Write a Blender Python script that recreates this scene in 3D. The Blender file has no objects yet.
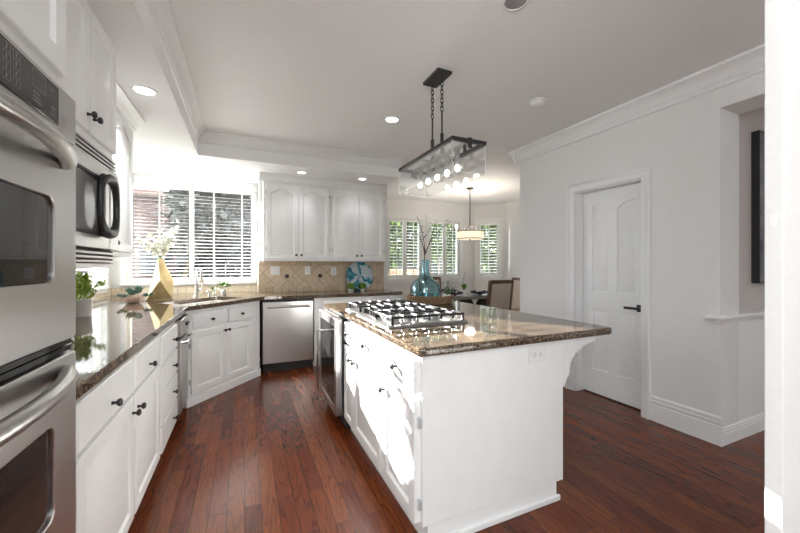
import bpy, bmesh, math, random
from mathutils import Vector, Matrix
random.seed(7)
C = bpy.context.scene.collection
SC = bpy.context.scene
PI = math.pi
R = math.radians

# ---------------------------------------------------------------- camera
cam_d = bpy.data.cameras.new('camera')
cam = bpy.data.objects.new('camera', cam_d)
C.objects.link(cam)
cam.location = (0, 0, 1.28)
cam.rotation_euler = (R(90), 0, R(-24.1))
cam_d.sensor_width = 36
cam_d.lens = 36 * 348 / 800
cam_d.shift_y = -1 / 800
cam_d.clip_start = 0.02
SC.camera = cam

# ---------------------------------------------------------------- view, world, sun, large lights
SC.view_settings.view_transform = 'Standard'
SC.view_settings.look = 'None'
SC.view_settings.gamma = 1
SC.view_settings.exposure = 1.4
SC.view_settings.use_curve_mapping = False

wd = bpy.data.worlds.new('sky')
SC.world = wd
wd.use_nodes = True
bg = wd.node_tree.nodes['Background']
bg.inputs[0].default_value = (0.88, 0.94, 1.0, 1)
bg.inputs[1].default_value = 4.0

def lamp(name, kind, loc, rot, power, color=(1, 1, 1), **kw):
    d = bpy.data.lights.new(name, kind)
    d.energy = power
    d.color = color
    for k, v in kw.items():
        setattr(d, k, v)
    o = bpy.data.objects.new(name, d)
    C.objects.link(o)
    o.location = loc
    o.rotation_euler = rot
    return o

sd = Vector((-0.43, 0.89, 0.285)).normalized()      # towards the low sun
sun = lamp('sun', 'SUN', (-4, 8, 5), sd.to_track_quat('Z', 'Y').to_euler(), 24.0, (1, 0.97, 0.93), angle=R(0.4))
# added fill behind the camera at left for the right wall; no window there
lamp('side_fill', 'AREA', (-1.48, -1.3, 1.6), (0, R(-90), 0), 24, (0.95, 0.98, 1.0), shape='RECTANGLE', size=1.4, size_y=1.8)
lamp('hall_fill', 'AREA', (5.2, -1.2, 1.6), (R(90), 0, R(75)), 4, (0.98, 0.98, 1.0), shape='RECTANGLE', size=1.6, size_y=1.8)  # added fill for the hall, no window behind it

# added unseen fill behind the camera, aimed up to brighten the ceiling
lamp('ceiling_fill', 'AREA', (0.3, -1.6, 1.75), (R(180), 0, 0), 42, (0.90, 0.96, 1.0), shape='RECTANGLE', size=2.2, size_y=1.2)

# ---------------------------------------------------------------- materials
def mat(name, col, rough=0.5, metal=0.0, spec=0.5, coat=0.0, emit=None, emit_s=0.0):
    m = bpy.data.materials.new(name)
    m.use_nodes = True
    p = m.node_tree.nodes['Principled BSDF']
    p.inputs['Base Color'].default_value = (*col, 1)
    p.inputs['Roughness'].default_value = rough
    p.inputs['Metallic'].default_value = metal
    p.inputs['Specular IOR Level'].default_value = spec
    p.inputs['Coat Weight'].default_value = coat
    if emit:
        p.inputs['Emission Color'].default_value = (*emit, 1)
        p.inputs['Emission Strength'].default_value = emit_s
    return m

def nt(m):
    t = m.node_tree
    return t, t.nodes, t.links, t.nodes['Principled BSDF']

def ramp(nodes, stops, interp='LINEAR'):
    r = nodes.new('ShaderNodeValToRGB')
    r.color_ramp.interpolation = interp
    el = r.color_ramp.elements
    while len(el) < len(stops):
        el.new(0.5)
    for e, (pos, c) in zip(el, stops):
        e.position = pos
        e.color = (*c, 1) if len(c) == 3 else c
    return r

def coords(nodes, links, scale=(1, 1, 1), rot=(0, 0, 0), loc=(0, 0, 0)):
    tc = nodes.new('ShaderNodeTexCoord')
    mp = nodes.new('ShaderNodeMapping')
    mp.inputs['Scale'].default_value = scale
    mp.inputs['Rotation'].default_value = rot
    mp.inputs['Location'].default_value = loc
    links.new(tc.outputs['Object'], mp.inputs['Vector'])
    return mp

def noisy(name, c0, c1, scale=20, rough=0.6, detail=4, bump=0.0, stretch=(1, 1, 1), metal=0.0, lo=0.35, hi=0.65):
    m = mat(name, c0, rough, metal)
    t, n, l, p = nt(m)
    mp = coords(n, l, stretch)
    nz = n.new('ShaderNodeTexNoise')
    nz.inputs['Scale'].default_value = scale
    nz.inputs['Detail'].default_value = detail
    l.new(mp.outputs[0], nz.inputs['Vector'])
    r = ramp(n, [(lo, c0), (hi, c1)])
    l.new(nz.outputs['Fac'], r.inputs[0])
    l.new(r.outputs[0], p.inputs['Base Color'])
    if bump:
        b = n.new('ShaderNodeBump')
        b.inputs['Strength'].default_value = bump
        b.inputs['Distance'].default_value = 0.01
        l.new(nz.outputs['Fac'], b.inputs['Height'])
        l.new(b.outputs[0], p.inputs['Normal'])
    return m

def glassy(name, tint, fac=0.08, rough=0.0):
    """thin clear glass: lets light straight through, mirrors a little"""
    m = bpy.data.materials.new(name)
    m.use_nodes = True
    t = m.node_tree
    t.nodes.clear()
    out = t.nodes.new('ShaderNodeOutputMaterial')
    mx = t.nodes.new('ShaderNodeMixShader')
    tr = t.nodes.new('ShaderNodeBsdfTransparent')
    gl = t.nodes.new('ShaderNodeBsdfGlossy')
    lw = t.nodes.new('ShaderNodeLayerWeight')
    lw.inputs['Blend'].default_value = 0.25
    mul = t.nodes.new('ShaderNodeMath')
    mul.operation = 'MULTIPLY_ADD'
    mul.inputs[1].default_value = 0.6
    mul.inputs[2].default_value = fac
    mul.use_clamp = True
    tr.inputs[0].default_value = (*tint, 1)
    gl.inputs[0].default_value = (1, 1, 1, 1)
    gl.inputs['Roughness'].default_value = rough
    t.links.new(lw.outputs['Fresnel'], mul.inputs[0])
    t.links.new(mul.outputs[0], mx.inputs[0])
    t.links.new(tr.outputs[0], mx.inputs[1])
    t.links.new(gl.outputs[0], mx.inputs[2])
    t.links.new(mx.outputs[0], out.inputs[0])
    return m

M = {}
M['wall'] = noisy('wall_paint', (0.77, 0.765, 0.75), (0.79, 0.785, 0.77), 60, 0.7, bump=0.02)
M['ceil'] = noisy('ceiling_paint', (0.87, 0.87, 0.865), (0.90, 0.90, 0.895), 90, 0.8, bump=0.08)
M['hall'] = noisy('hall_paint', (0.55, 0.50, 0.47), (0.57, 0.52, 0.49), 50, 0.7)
M['trim'] = noisy('trim_paint', (0.83, 0.83, 0.82), (0.85, 0.85, 0.84), 30, 0.4)
M['cab'] = noisy('cabinet_paint', (0.84, 0.84, 0.83), (0.86, 0.86, 0.85), 12, 0.32)
M['blind'] = noisy('blind_slat_paint', (0.82, 0.82, 0.80), (0.86, 0.86, 0.84), 10, 0.4)
M['cream'] = noisy('window_vinyl', (0.80, 0.76, 0.66), (0.83, 0.79, 0.70), 10, 0.45)
M['black'] = noisy('black_iron', (0.012, 0.012, 0.013), (0.02, 0.02, 0.021), 40, 0.35)
M['iron'] = noisy('cast_iron', (0.015, 0.015, 0.017), (0.03, 0.03, 0.033), 90, 0.32)
M['bronze'] = noisy('dark_bronze', (0.03, 0.025, 0.022), (0.05, 0.04, 0.035), 40, 0.4, metal=0.6)
M['chrome'] = noisy('chrome', (0.75, 0.75, 0.75), (0.8, 0.8, 0.8), 5, 0.12, metal=1)
M['nickel'] = noisy('brushed_nickel', (0.42, 0.41, 0.40), (0.48, 0.47, 0.46), 60, 0.28, metal=1)
M['blackglass'] = noisy('black_glass', (0.010, 0.010, 0.011), (0.014, 0.014, 0.015), 3, 0.04)
M['mwglass'] = noisy('microwave_glass_reflection', (0.20, 0.20, 0.20), (0.23, 0.23, 0.23), 3, 0.12)  # grey of the reflected white room is put into the glass colour
M['ovenglass'] = noisy('smoked_oven_glass', (0.022, 0.022, 0.022), (0.03, 0.03, 0.03), 3, 0.03)
M['legend'] = noisy('panel_legend', (0.20, 0.205, 0.21), (0.23, 0.235, 0.24), 8, 0.4)
M['white_plastic'] = noisy('white_plastic', (0.78, 0.78, 0.77), (0.82, 0.82, 0.81), 6, 0.35)
M['slot'] = noisy('dark_slot', (0.02, 0.02, 0.02), (0.03, 0.03, 0.03), 6, 0.6)
M['ceramic'] = noisy('white_ceramic', (0.80, 0.79, 0.76), (0.84, 0.83, 0.80), 9, 0.25)
M['sinkwhite'] = noisy('sink_enamel', (0.80, 0.80, 0.79), (0.83, 0.83, 0.82), 6, 0.2)
M['blush'] = noisy('blush_stoneware', (0.66, 0.45, 0.36), (0.74, 0.54, 0.44), 30, 0.5)
M['gold'] = noisy('gold_leaf', (0.42, 0.31, 0.13), (0.56, 0.44, 0.24), 8, 0.38, metal=0.6)
M['leaf'] = noisy('green_leaf', (0.05, 0.14, 0.03), (0.16, 0.30, 0.06), 14, 0.5)
M['limeleaf'] = noisy('lime_leaf', (0.20, 0.33, 0.03), (0.42, 0.52, 0.09), 24, 0.5)
M['moss'] = noisy('moss_green', (0.08, 0.19, 0.015), (0.22, 0.36, 0.04), 60, 0.7)
M['sage'] = noisy('sage_leaf', (0.09, 0.20, 0.14), (0.22, 0.36, 0.27), 20, 0.5)
M['mauve'] = noisy('lavender_bloom', (0.17, 0.15, 0.22), (0.28, 0.25, 0.33), 30, 0.7)
M['petal'] = noisy('cream_petal', (0.82, 0.80, 0.66), (0.90, 0.89, 0.80), 20, 0.6)
M['twig'] = noisy('twig_bark', (0.05, 0.035, 0.028), (0.10, 0.075, 0.06), 40, 0.8)
M['wicker'] = noisy('wicker', (0.16, 0.09, 0.045), (0.38, 0.24, 0.13), 70, 0.7, bump=0.5, stretch=(1, 1, 3))
M['beige'] = noisy('beige_linen', (0.55, 0.46, 0.38), (0.62, 0.53, 0.45), 150, 0.85)
M['wood'] = noisy('chair_wood', (0.085, 0.05, 0.03), (0.16, 0.10, 0.065), 12, 0.45, stretch=(1, 1, 0.1))
M['tabletop'] = noisy('grey_wood', (0.20, 0.19, 0.18), (0.30, 0.29, 0.28), 10, 0.3, stretch=(0.2, 1, 1))
M['ebony'] = noisy('ebony_wood', (0.018, 0.012, 0.010), (0.035, 0.025, 0.02), 10, 0.35)
M['navy'] = noisy('navy_linen', (0.016, 0.018, 0.03), (0.035, 0.038, 0.055), 90, 0.8)
M['shade'] = mat('lit_shade', (0.85, 0.78, 0.66), 0.8, emit=(1.0, 0.80, 0.56), emit_s=0.35)
M['bulb'] = mat('lit_bulb', (1, 1, 1), 0.3, emit=(1, 0.96, 0.9), emit_s=4)
M['lens'] = mat('lit_downlight_lens', (1, 1, 1), 0.5, emit=(1, 0.97, 0.92), emit_s=3.0)
M['lens_off'] = noisy('unlit_lens', (0.30, 0.30, 0.30), (0.36, 0.36, 0.36), 6, 0.4)
M['glass'] = glassy('window_glass', (0.97, 0.98, 0.98), 0.03)
M['pglass'] = glassy('pendant_glass', (0.975, 0.98, 0.98), 0.015)
M['bulbglass'] = glassy('bulb_glass', (0.96, 0.96, 0.95), 0.06)
M['blueglass'] = glassy('aqua_glass', (0.62, 0.86, 0.91), 0.09)
M['clearjar'] = glassy('clear_jar_glass', (0.93, 0.95, 0.95), 0.08)
M['darkglass'] = glassy('cooler_glass', (0.06, 0.065, 0.07), 0.10)
M['asphalt'] = noisy('garden_ground', (0.035, 0.045, 0.02), (0.075, 0.07, 0.05), 4, 0.9)
M['treeleaf'] = noisy('tree_leaf', (0.018, 0.04, 0.008), (0.11, 0.15, 0.025), 2.5, 0.6)
M['darkleaf'] = noisy('dark_tree_leaf', (0.010, 0.014, 0.014), (0.038, 0.046, 0.044), 2.5, 0.6)
M['fence'] = noisy('weathered_fence', (0.035, 0.035, 0.036), (0.06, 0.058, 0.055), 6, 0.85, stretch=(1, 1, 0.1))
M['silver'] = noisy('satin_silver', (0.50, 0.50, 0.50), (0.56, 0.56, 0.56), 9, 0.35)
M['roof'] = noisy('roof_tile', (0.10, 0.06, 0.05), (0.16, 0.10, 0.08), 8, 0.8)

def stainless():
    m = mat('brushed_stainless', (0.52, 0.51, 0.50), 0.3, 1.0)
    t, n, l, p = nt(m)
    mp = coords(n, l, (1.5, 1.5, 160))
    nz = n.new('ShaderNodeTexNoise')
    nz.inputs['Scale'].default_value = 4
    l.new(mp.outputs[0], nz.inputs['Vector'])
    r = ramp(n, [(0.3, (0.30, 0.30, 0.30)), (0.7, (0.33, 0.33, 0.33))])
    l.new(nz.outputs['Fac'], r.inputs[0])
    l.new(r.outputs[0], p.inputs['Roughness'])
    return m
M['steel'] = stainless()

def granite():
    m = mat('granite', (0.2, 0.13, 0.07), 0.05, spec=0.6)
    t, n, l, p = nt(m)
    mp = coords(n, l)
    v = n.new('ShaderNodeTexVoronoi')
    v.inputs['Scale'].default_value = 190
    v.inputs['Randomness'].default_value = 1
    nz = n.new('ShaderNodeTexNoise')
    nz.inputs['Scale'].default_value = 70
    nz.inputs['Detail'].default_value = 8
    l.new(mp.outputs[0], v.inputs['Vector'])
    l.new(mp.outputs[0], nz.inputs['Vector'])
    r1 = ramp(n, [(0.0, (0.012, 0.009, 0.007)), (0.2, (0.06, 0.037, 0.022)), (0.5, (0.17, 0.115, 0.07)), (0.75, (0.30, 0.23, 0.165)), (1.0, (0.11, 0.08, 0.055))])
    sep = n.new('ShaderNodeSeparateColor')
    l.new(v.outputs['Color'], sep.inputs[0])
    l.new(sep.outputs[0], r1.inputs[0])
    r2 = ramp(n, [(0.36, (0.10, 0.08, 0.07)), (0.56, (1, 1, 1))])
    l.new(nz.outputs['Fac'], r2.inputs[0])
    mx = n.new('ShaderNodeMixRGB')
    mx.blend_type = 'MULTIPLY'
    mx.inputs[0].default_value = 0.75
    l.new(r1.outputs[0], mx.inputs[1])
    l.new(r2.outputs[0], mx.inputs[2])
    l.new(mx.outputs[0], p.inputs['Base Color'])
    return m
M['granite'] = granite()

def floorwood():
    m = mat('oak_floor', (0.16, 0.05, 0.025), 0.24, spec=0.33)
    t, n, l, p = nt(m)
    mp = coords(n, l, rot=(0, 0, R(90)))
    br = n.new('ShaderNodeTexBrick')
    br.inputs['Scale'].default_value = 1
    br.inputs['Brick Width'].default_value = 0.85
    br.inputs['Row Height'].default_value = 0.083
    br.inputs['Mortar Size'].default_value = 0.0011
    br.inputs['Color1'].default_value = (0, 0, 0, 1)
    br.inputs['Color2'].default_value = (1, 1, 1, 1)
    br.inputs['Mortar'].default_value = (0.5, 0.5, 0.5, 1)
    br.offset = 0.37
    l.new(mp.outputs[0], br.inputs['Vector'])
    base = ramp(n, [(0.0, (0.105, 0.020, 0.006)), (0.35, (0.142, 0.030, 0.009)), (0.7, (0.163, 0.037, 0.010)), (1.0, (0.20, 0.051, 0.014))])
    l.new(br.outputs['Color'], base.inputs[0])
    # cathedral grain: distorted bands running along the boards, shifted from board to board
    tc = n.new('ShaderNodeTexCoord')
    off = n.new('ShaderNodeVectorMath')
    off.operation = 'MULTIPLY_ADD'
    comb = n.new('ShaderNodeCombineXYZ')
    l.new(br.outputs['Color'], comb.inputs[0])
    l.new(br.outputs['Color'], comb.inputs[1])
    off.inputs[1].default_value = (7.3, 19.1, 0)
    l.new(comb.outputs[0], off.inputs[0])
    l.new(tc.outputs['Object'], off.inputs[2])
    m2 = n.new('ShaderNodeMapping')
    m2.inputs['Scale'].default_value = (13, 1.15, 1)
    l.new(off.outputs[0], m2.inputs['Vector'])
    wv = n.new('ShaderNodeTexNoise')
    wv.inputs['Scale'].default_value = 1.0
    wv.inputs['Detail'].default_value = 1.5
    l.new(m2.outputs[0], wv.inputs['Vector'])
    mul = n.new('ShaderNodeMath')
    mul.operation = 'MULTIPLY'
    mul.inputs[1].default_value = 11.0
    l.new(wv.outputs['Fac'], mul.inputs[0])
    fr = n.new('ShaderNodeMath')
    fr.operation = 'FRACT'
    l.new(mul.outputs[0], fr.inputs[0])
    gr = ramp(n, [(0.0, (0.30, 0.25, 0.22)), (0.10, (0.65, 0.6, 0.58)), (0.35, (1, 1, 1)), (0.9, (1.0, 1, 1)), (1.0, (0.5, 0.45, 0.42))])
    l.new(fr.outputs[0], gr.inputs[0])
    m3 = n.new('ShaderNodeMapping')
    m3.inputs['Scale'].default_value = (220, 7, 1)
    l.new(off.outputs[0], m3.inputs['Vector'])
    fine = n.new('ShaderNodeTexNoise')
    fine.inputs['Scale'].default_value = 1
    fine.inputs['Detail'].default_value = 3
    l.new(m3.outputs[0], fine.inputs['Vector'])
    fr2 = ramp(n, [(0.35, (0.62, 0.58, 0.56)), (0.6, (1.08, 1.06, 1.05))])
    l.new(fine.outputs['Fac'], fr2.inputs[0])
    a = n.new('ShaderNodeMixRGB'); a.blend_type = 'MULTIPLY'; a.inputs[0].default_value = 0.75
    b = n.new('ShaderNodeMixRGB'); b.blend_type = 'MULTIPLY'; b.inputs[0].default_value = 0.8
    l.new(base.outputs[0], a.inputs[1]); l.new(gr.outputs[0], a.inputs[2])
    l.new(a.outputs[0], b.inputs[1]); l.new(fr2.outputs[0], b.inputs[2])
    gap = n.new('ShaderNodeMixRGB'); gap.inputs[2].default_value = (0.02, 0.008, 0.005, 1)
    l.new(br.outputs['Fac'], gap.inputs[0]); l.new(b.outputs[0], gap.inputs[1])
    l.new(gap.outputs[0], p.inputs['Base Color'])
    bp = n.new('ShaderNodeBump'); bp.inputs['Strength'].default_value = 0.12; bp.inputs['Distance'].default_value = 0.002
    l.new(fine.outputs['Fac'], bp.inputs['Height']); l.new(bp.outputs[0], p.inputs['Normal'])
    return m
M['floor'] = floorwood()

def tile(name, rot, size, c0, c1, grout):
    m = mat(name, c0, 0.45)
    t, n, l, p = nt(m)
    tc = n.new('ShaderNodeTexCoord')
    sp = n.new('ShaderNodeSeparateXYZ')
    l.new(tc.outputs['Object'], sp.inputs[0])
    ad = n.new('ShaderNodeMath'); ad.operation = 'ADD'
    l.new(sp.outputs[0], ad.inputs[0]); l.new(sp.outputs[1], ad.inputs[1])
    cb = n.new('ShaderNodeCombineXYZ')
    l.new(ad.outputs[0], cb.inputs[0]); l.new(sp.outputs[2], cb.inputs[1])
    mp = n.new('ShaderNodeMapping'); mp.inputs['Rotation'].default_value = (0, 0, rot)
    l.new(cb.outputs[0], mp.inputs['Vector'])
    br = n.new('ShaderNodeTexBrick')
    br.offset = 0
    br.inputs['Scale'].default_value = 1
    br.inputs['Brick Width'].default_value = size
    br.inputs['Row Height'].default_value = size
    br.inputs['Mortar Size'].default_value = 0.0032
    br.inputs['Color1'].default_value = (*c0, 1)
    br.inputs['Color2'].default_value = (*c1, 1)
    br.inputs['Mortar'].default_value = (*grout, 1)
    l.new(mp.outputs[0], br.inputs['Vector'])
    nz = n.new('ShaderNodeTexNoise'); nz.inputs['Scale'].default_value = 25; nz.inputs['Detail'].default_value = 5
    l.new(tc.outputs['Object'], nz.inputs['Vector'])
    r = ramp(n, [(0.3, (0.82, 0.80, 0.77)), (0.7, (1.05, 1.05, 1.05))])
    l.new(nz.outputs['Fac'], r.inputs[0])
    mx = n.new('ShaderNodeMixRGB'); mx.blend_type = 'MULTIPLY'; mx.inputs[0].default_value = 0.9
    l.new(br.outputs['Color'], mx.inputs[1]); l.new(r.outputs[0], mx.inputs[2])
    l.new(mx.outputs[0], p.inputs['Base Color'])
    return m
M['tile_diag'] = tile('diagonal_travertine', R(45), 0.152, (0.60, 0.47, 0.33), (0.70, 0.57, 0.42), (0.36, 0.28, 0.20))
M['tile_row'] = tile('straight_travertine', 0, 0.10, (0.58, 0.45, 0.31), (0.68, 0.55, 0.40), (0.36, 0.28, 0.20))
M['tile_sunlit'] = tile('sunlit_travertine', 0, 0.10, (0.72, 0.62, 0.48), (0.80, 0.70, 0.56), (0.52, 0.44, 0.34))  # paler copy of the straight tile, sunlight by the window put into its colour

def brick(name, c0, c1, mortar):
    m = mat(name, c0, 0.85)
    t, n, l, p = nt(m)
    tc = n.new('ShaderNodeTexCoord')
    sp = n.new('ShaderNodeSeparateXYZ'); l.new(tc.outputs['Object'], sp.inputs[0])
    ad = n.new('ShaderNodeMath'); ad.operation = 'ADD'
    l.new(sp.outputs[0], ad.inputs[0]); l.new(sp.outputs[1], ad.inputs[1])
    cb = n.new('ShaderNodeCombineXYZ'); l.new(ad.outputs[0], cb.inputs[0]); l.new(sp.outputs[2], cb.inputs[1])
    br = n.new('ShaderNodeTexBrick')
    br.inputs['Scale'].default_value = 1
    br.inputs['Brick Width'].default_value = 0.42
    br.inputs['Row Height'].default_value = 0.14
    br.inputs['Mortar Size'].default_value = 0.02
    br.inputs['Color1'].default_value = (*c0, 1); br.inputs['Color2'].default_value = (*c1, 1); br.inputs['Mortar'].default_value = (*mortar, 1)
    l.new(cb.outputs[0], br.inputs['Vector']); l.new(br.outputs['Color'], p.inputs['Base Color'])
    return m
M['brick'] = brick('red_brick', (0.045, 0.015, 0.013), (0.07, 0.03, 0.026), (0.075, 0.06, 0.057))
M['brick_orange'] = brick('orange_brick', (0.30, 0.11, 0.04), (0.36, 0.15, 0.06), (0.34, 0.28, 0.2))

def swirl():
    m = mat('aqua_swirl_glaze', (0.7, 0.75, 0.76), 0.15, spec=0.5)
    t, n, l, p = nt(m)
    mp = coords(n, l, (1, 1, 1), rot=(R(90), 0, 0))
    gr = n.new('ShaderNodeTexGradient'); gr.gradient_type = 'RADIAL'
    l.new(mp.outputs[0], gr.inputs[0])
    nz = n.new('ShaderNodeTexNoise'); nz.inputs['Scale'].default_value = 5.5; nz.inputs['Detail'].default_value = 6; nz.inputs['Distortion'].default_value = 0.6
    l.new(mp.outputs[0], nz.inputs['Vector'])
    sc = n.new('ShaderNodeMath'); sc.operation = 'MULTIPLY'; sc.inputs[1].default_value = 2.6
    l.new(nz.outputs['Fac'], sc.inputs[0])
    ad = n.new('ShaderNodeMath'); ad.operation = 'MULTIPLY_ADD'; ad.inputs[1].default_value = 4.0
    l.new(gr.outputs['Fac'], ad.inputs[0]); l.new(sc.outputs[0], ad.inputs[2])
    f = n.new('ShaderNodeMath'); f.operation = 'FRACT'; l.new(ad.outputs[0], f.inputs[0])
    r = ramp(n, [(0.0, (0.50, 0.56, 0.60)), (0.22, (0.40, 0.44, 0.50)), (0.36, (0.05, 0.32, 0.42)), (0.50, (0.012, 0.16, 0.25)), (0.56, (0.02, 0.03, 0.06)), (0.62, (0.03, 0.28, 0.38)), (0.74, (0.42, 0.56, 0.58)), (1.0, (0.50, 0.56, 0.60))])
    l.new(f.outputs[0], r.inputs[0]); l.new(r.outputs[0], p.inputs['Base Color'])
    return m
M['swirl'] = swirl()
M['canvas'] = noisy('abstract_canvas', (0.05, 0.06, 0.075), (0.30, 0.30, 0.31), 5, 0.7, detail=6)

# ---------------------------------------------------------------- mesh helpers
class MB:
    def __init__(self):
        self.bm = bmesh.new()
    def _v(self, pts):
        return [self.bm.verts.new(p) for p in pts]
    def _f(self, vs):
        try:
            return self.bm.faces.new(vs)
        except ValueError:
            return None
    def box(self, x0, x1, y0, y1, z0, z1, mx=None):
        pts = [Vector((x, y, z)) for z in (z0, z1) for (x, y) in ((x0, y0), (x1, y0), (x1, y1), (x0, y1))]
        if mx is not None:
            pts = [mx @ p for p in pts]
        v = self._v(pts)
        for q in ((3, 2, 1, 0), (4, 5, 6, 7), (0, 1, 5, 4), (1, 2, 6, 5), (2, 3, 7, 6), (3, 0, 4, 7)):
            self._f([v[i] for i in q])
        return self
    def loft(self, loops, cap0=True, cap1=True, closed=False):
        L = [self._v(lp) for lp in loops]
        n = len(L[0])
        seq = list(range(len(L) - 1))
        for i in seq:
            for k in range(n):
                self._f([L[i][k], L[i][(k + 1) % n], L[i + 1][(k + 1) % n], L[i + 1][k]])
        if closed:
            for k in range(n):
                self._f([L[-1][k], L[-1][(k + 1) % n], L[0][(k + 1) % n], L[0][k]])
        else:
            if cap0:
                self._f(L[0][::-1])
            if cap1:
                self._f(L[-1])
        return self
    def prism(self, pts, axis, a, b):
        def mk(p, t):
            return {'x': (t, p[0], p[1]), 'y': (p[0], t, p[1]), 'z': (p[0], p[1], t)}[axis]
        return self.loft([[mk(p, a) for p in pts], [mk(p, b) for p in pts]])
    def lathe(self, prof, c=(0, 0, 0), d=(0, 0, 1), n=20, cap=True):
        q = Vector(d).normalized().to_track_quat('Z', 'Y')
        c = Vector(c)
        loops = [[c + q @ Vector((r * math.cos(2 * PI * k / n), r * math.sin(2 * PI * k / n), z)) for k in range(n)] for r, z in prof]
        return self.loft(loops, cap, cap)
    def cyl(self, p0, p1, r0, r1=None, n=14):
        p0, p1 = Vector(p0), Vector(p1)
        return self.lathe([(r0, 0), (r0 if r1 is None else r1, (p1 - p0).length)], p0, p1 - p0, n)
    def tube(self, pts, r, n=8, closed=False):
        pts = [Vector(p) for p in pts]
        rs = r if isinstance(r, (list, tuple)) else [r] * len(pts)
        loops = []
        m = len(pts)
        up = Vector((0.13, 0.31, 0.94)).normalized()
        for i, p in enumerate(pts):
            if closed:
                t = pts[(i + 1) % m] - pts[i - 1]
            else:
                t = pts[min(i + 1, m - 1)] - pts[max(i - 1, 0)]
            t.normalize()
            u = up - t * up.dot(t)
            if u.length < 0.1:
                u = Vector((1, 0.2, 0)) - t * t.dot(Vector((1, 0.2, 0)))
            u.normalize()
            up = u
            w = t.cross(u)
            loops.append([p + (u * math.cos(2 * PI * k / n) + w * math.sin(2 * PI * k / n)) * rs[i] for k in range(n)])
        return self.loft(loops, closed=closed)
    def ball(self, c, r, n=12, sz=1.0):
        prof = [(max(r * math.sin(PI * i / n), 1e-4), -r * math.cos(PI * i / n) * sz) for i in range(n + 1)]
        return self.lathe(prof, c, (0, 0, 1), n + 4)
    def leaf(self, c, d, up, ln, wd):
        c, d, up = Vector(c), Vector(d).normalized(), Vector(up)
        s = d.cross(up)
        if s.length < 1e-3:
            s = d.cross(Vector((1, 0, 0)))
        s.normalize()
        nn = s.cross(d).normalized()
        v = self._v([c, c + d * ln * 0.45 + s * wd / 2 + nn * ln * 0.06, c + d * ln, c + d * ln * 0.45 - s * wd / 2 + nn * ln * 0.06])
        self._f([v[0], v[1], v[2]]); self._f([v[0], v[2], v[3]])
        return self
    def ring(self, outer, inner, axis_pts, depth):
        """frame between two same-count outlines, axis_pts maps (a,b,t)"""
        o0 = [axis_pts(a, b, 0) for a, b in outer]
        i0 = [axis_pts(a, b, 0) for a, b in inner]
        o1 = [axis_pts(a, b, depth) for a, b in outer]
        i1 = [axis_pts(a, b, depth) for a, b in inner]
        return self.loft([o0, o1, i1, i0], closed=True)
    def build(self, name, m, parent=None, bevel=0.0, sharp=35, seg=2):
        bm = self.bm
        bmesh.ops.remove_doubles(bm, verts=bm.verts, dist=1e-6)
        bmesh.ops.recalc_face_normals(bm, faces=bm.faces)
        me = bpy.data.meshes.new(name)
        bm.to_mesh(me)
        bm.free()
        me.polygons.foreach_set('use_smooth', [True] * len(me.polygons))
        me.set_sharp_from_angle(angle=R(sharp))
        me.materials.append(M[m] if isinstance(m, str) else m)
        o = bpy.data.objects.new(name, me)
        C.objects.link(o)
        if parent:
            o.parent = parent
        if bevel:
            b = o.modifiers.new('bevel', 'BEVEL')
            b.width = bevel
            b.segments = seg
            b.limit_method = 'ANGLE'
            b.angle_limit = R(40)
        return o

def tag(o, label, cat, group=None):
    o['label'] = label
    o['category'] = cat
    if group:
        o['group'] = group
    return o

def thing(name, label, cat, loc=(0, 0, 0), rz=0, group=None):
    o = bpy.data.objects.new(name, None)
    o.empty_display_size = 0.05
    C.objects.link(o)
    o.location = loc
    o.rotation_euler = (0, 0, rz)
    return tag(o, label, cat, group)

def struct(name, mb, m, parent=None, bevel=0.0):
    o = mb.build(name, m, parent, bevel)
    if parent is None:
        o['kind'] = 'structure'
    return o

def box(*a):
    return MB().box(*a)

# ---------------------------------------------------------------- the setting
CZ = 2.68
struct('floor', box(-1.65, 5.6, -3.6, 6.8, -0.12, 0), 'floor')
struct('ceiling', box(-1.65, 5.6, -3.6, 6.8, CZ, CZ + 0.12), 'ceil')
struct('ceiling_soffit', MB().prism([(-1.53, -3.5), (-0.443, -3.5), (-0.443, 4.2), (1.88, 4.2), (1.88, 5.05), (0.18, 5.05), (0.18, 5.42), (-1.53, 5.42)], 'z', 2.44, CZ), 'ceil')

def wall_with_holes(a0, a1, z0, z1, holes, put):
    """boxes around rectangular holes (h0,h1,zb,zt) sorted along a; put(mb,a0,a1,z0,z1)"""
    mb = MB()
    x = a0
    for h0, h1, zb, zt in holes:
        put(mb, x, h0, z0, z1)
        if zb > z0:
            put(mb, h0, h1, z0, zb)
        if zt < z1:
            put(mb, h0, h1, zt, z1)
        x = h1
    put(mb, x, a1, z0, z1)
    return mb

struct('wall_left', wall_with_holes(-3.6, 5.54, 0, CZ, [(3.95, 5.26, 1.00, 2.30)], lambda m, a, b, c, d: m.box(-1.65, -1.53, a, b, c, d)), 'wall')
struct('wall_back', wall_with_holes(-1.53, 0.18, 0, CZ, [(-1.36, 0.13, 1.06, 2.34)], lambda m, a, b, c, d: m.box(a, b, 5.42, 5.54, c, d)), 'wall')
struct('wall_back_splash_side', box(0.18, 2.03, 5.05, 5.54, 0, CZ), 'wall')
struct('wall_nook_left', box(1.91, 2.03, 5.54, 6.80, 0, CZ), 'wall')
NY = 6.68
struct('wall_nook_back', wall_with_holes(2.03, 4.88, 0, CZ, [(2.71, 3.49, 1.01, 2.27), (3.69, 4.47, 1.01, 2.27)], lambda m, a, b, c, d: m.box(a, b, NY, NY + 0.12, c, d)), 'wall')
A = Vector((4.872, 6.66, 0)); B = Vector((5.344, 6.19, 0))
dg = (B - A); DL = dg.length; dg.normalize()
DM = Matrix.Translation(A) @ Matrix.Rotation(math.atan2(dg.y, dg.x), 4, 'Z')     # local x along the slanted wall, +y outwards
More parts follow.
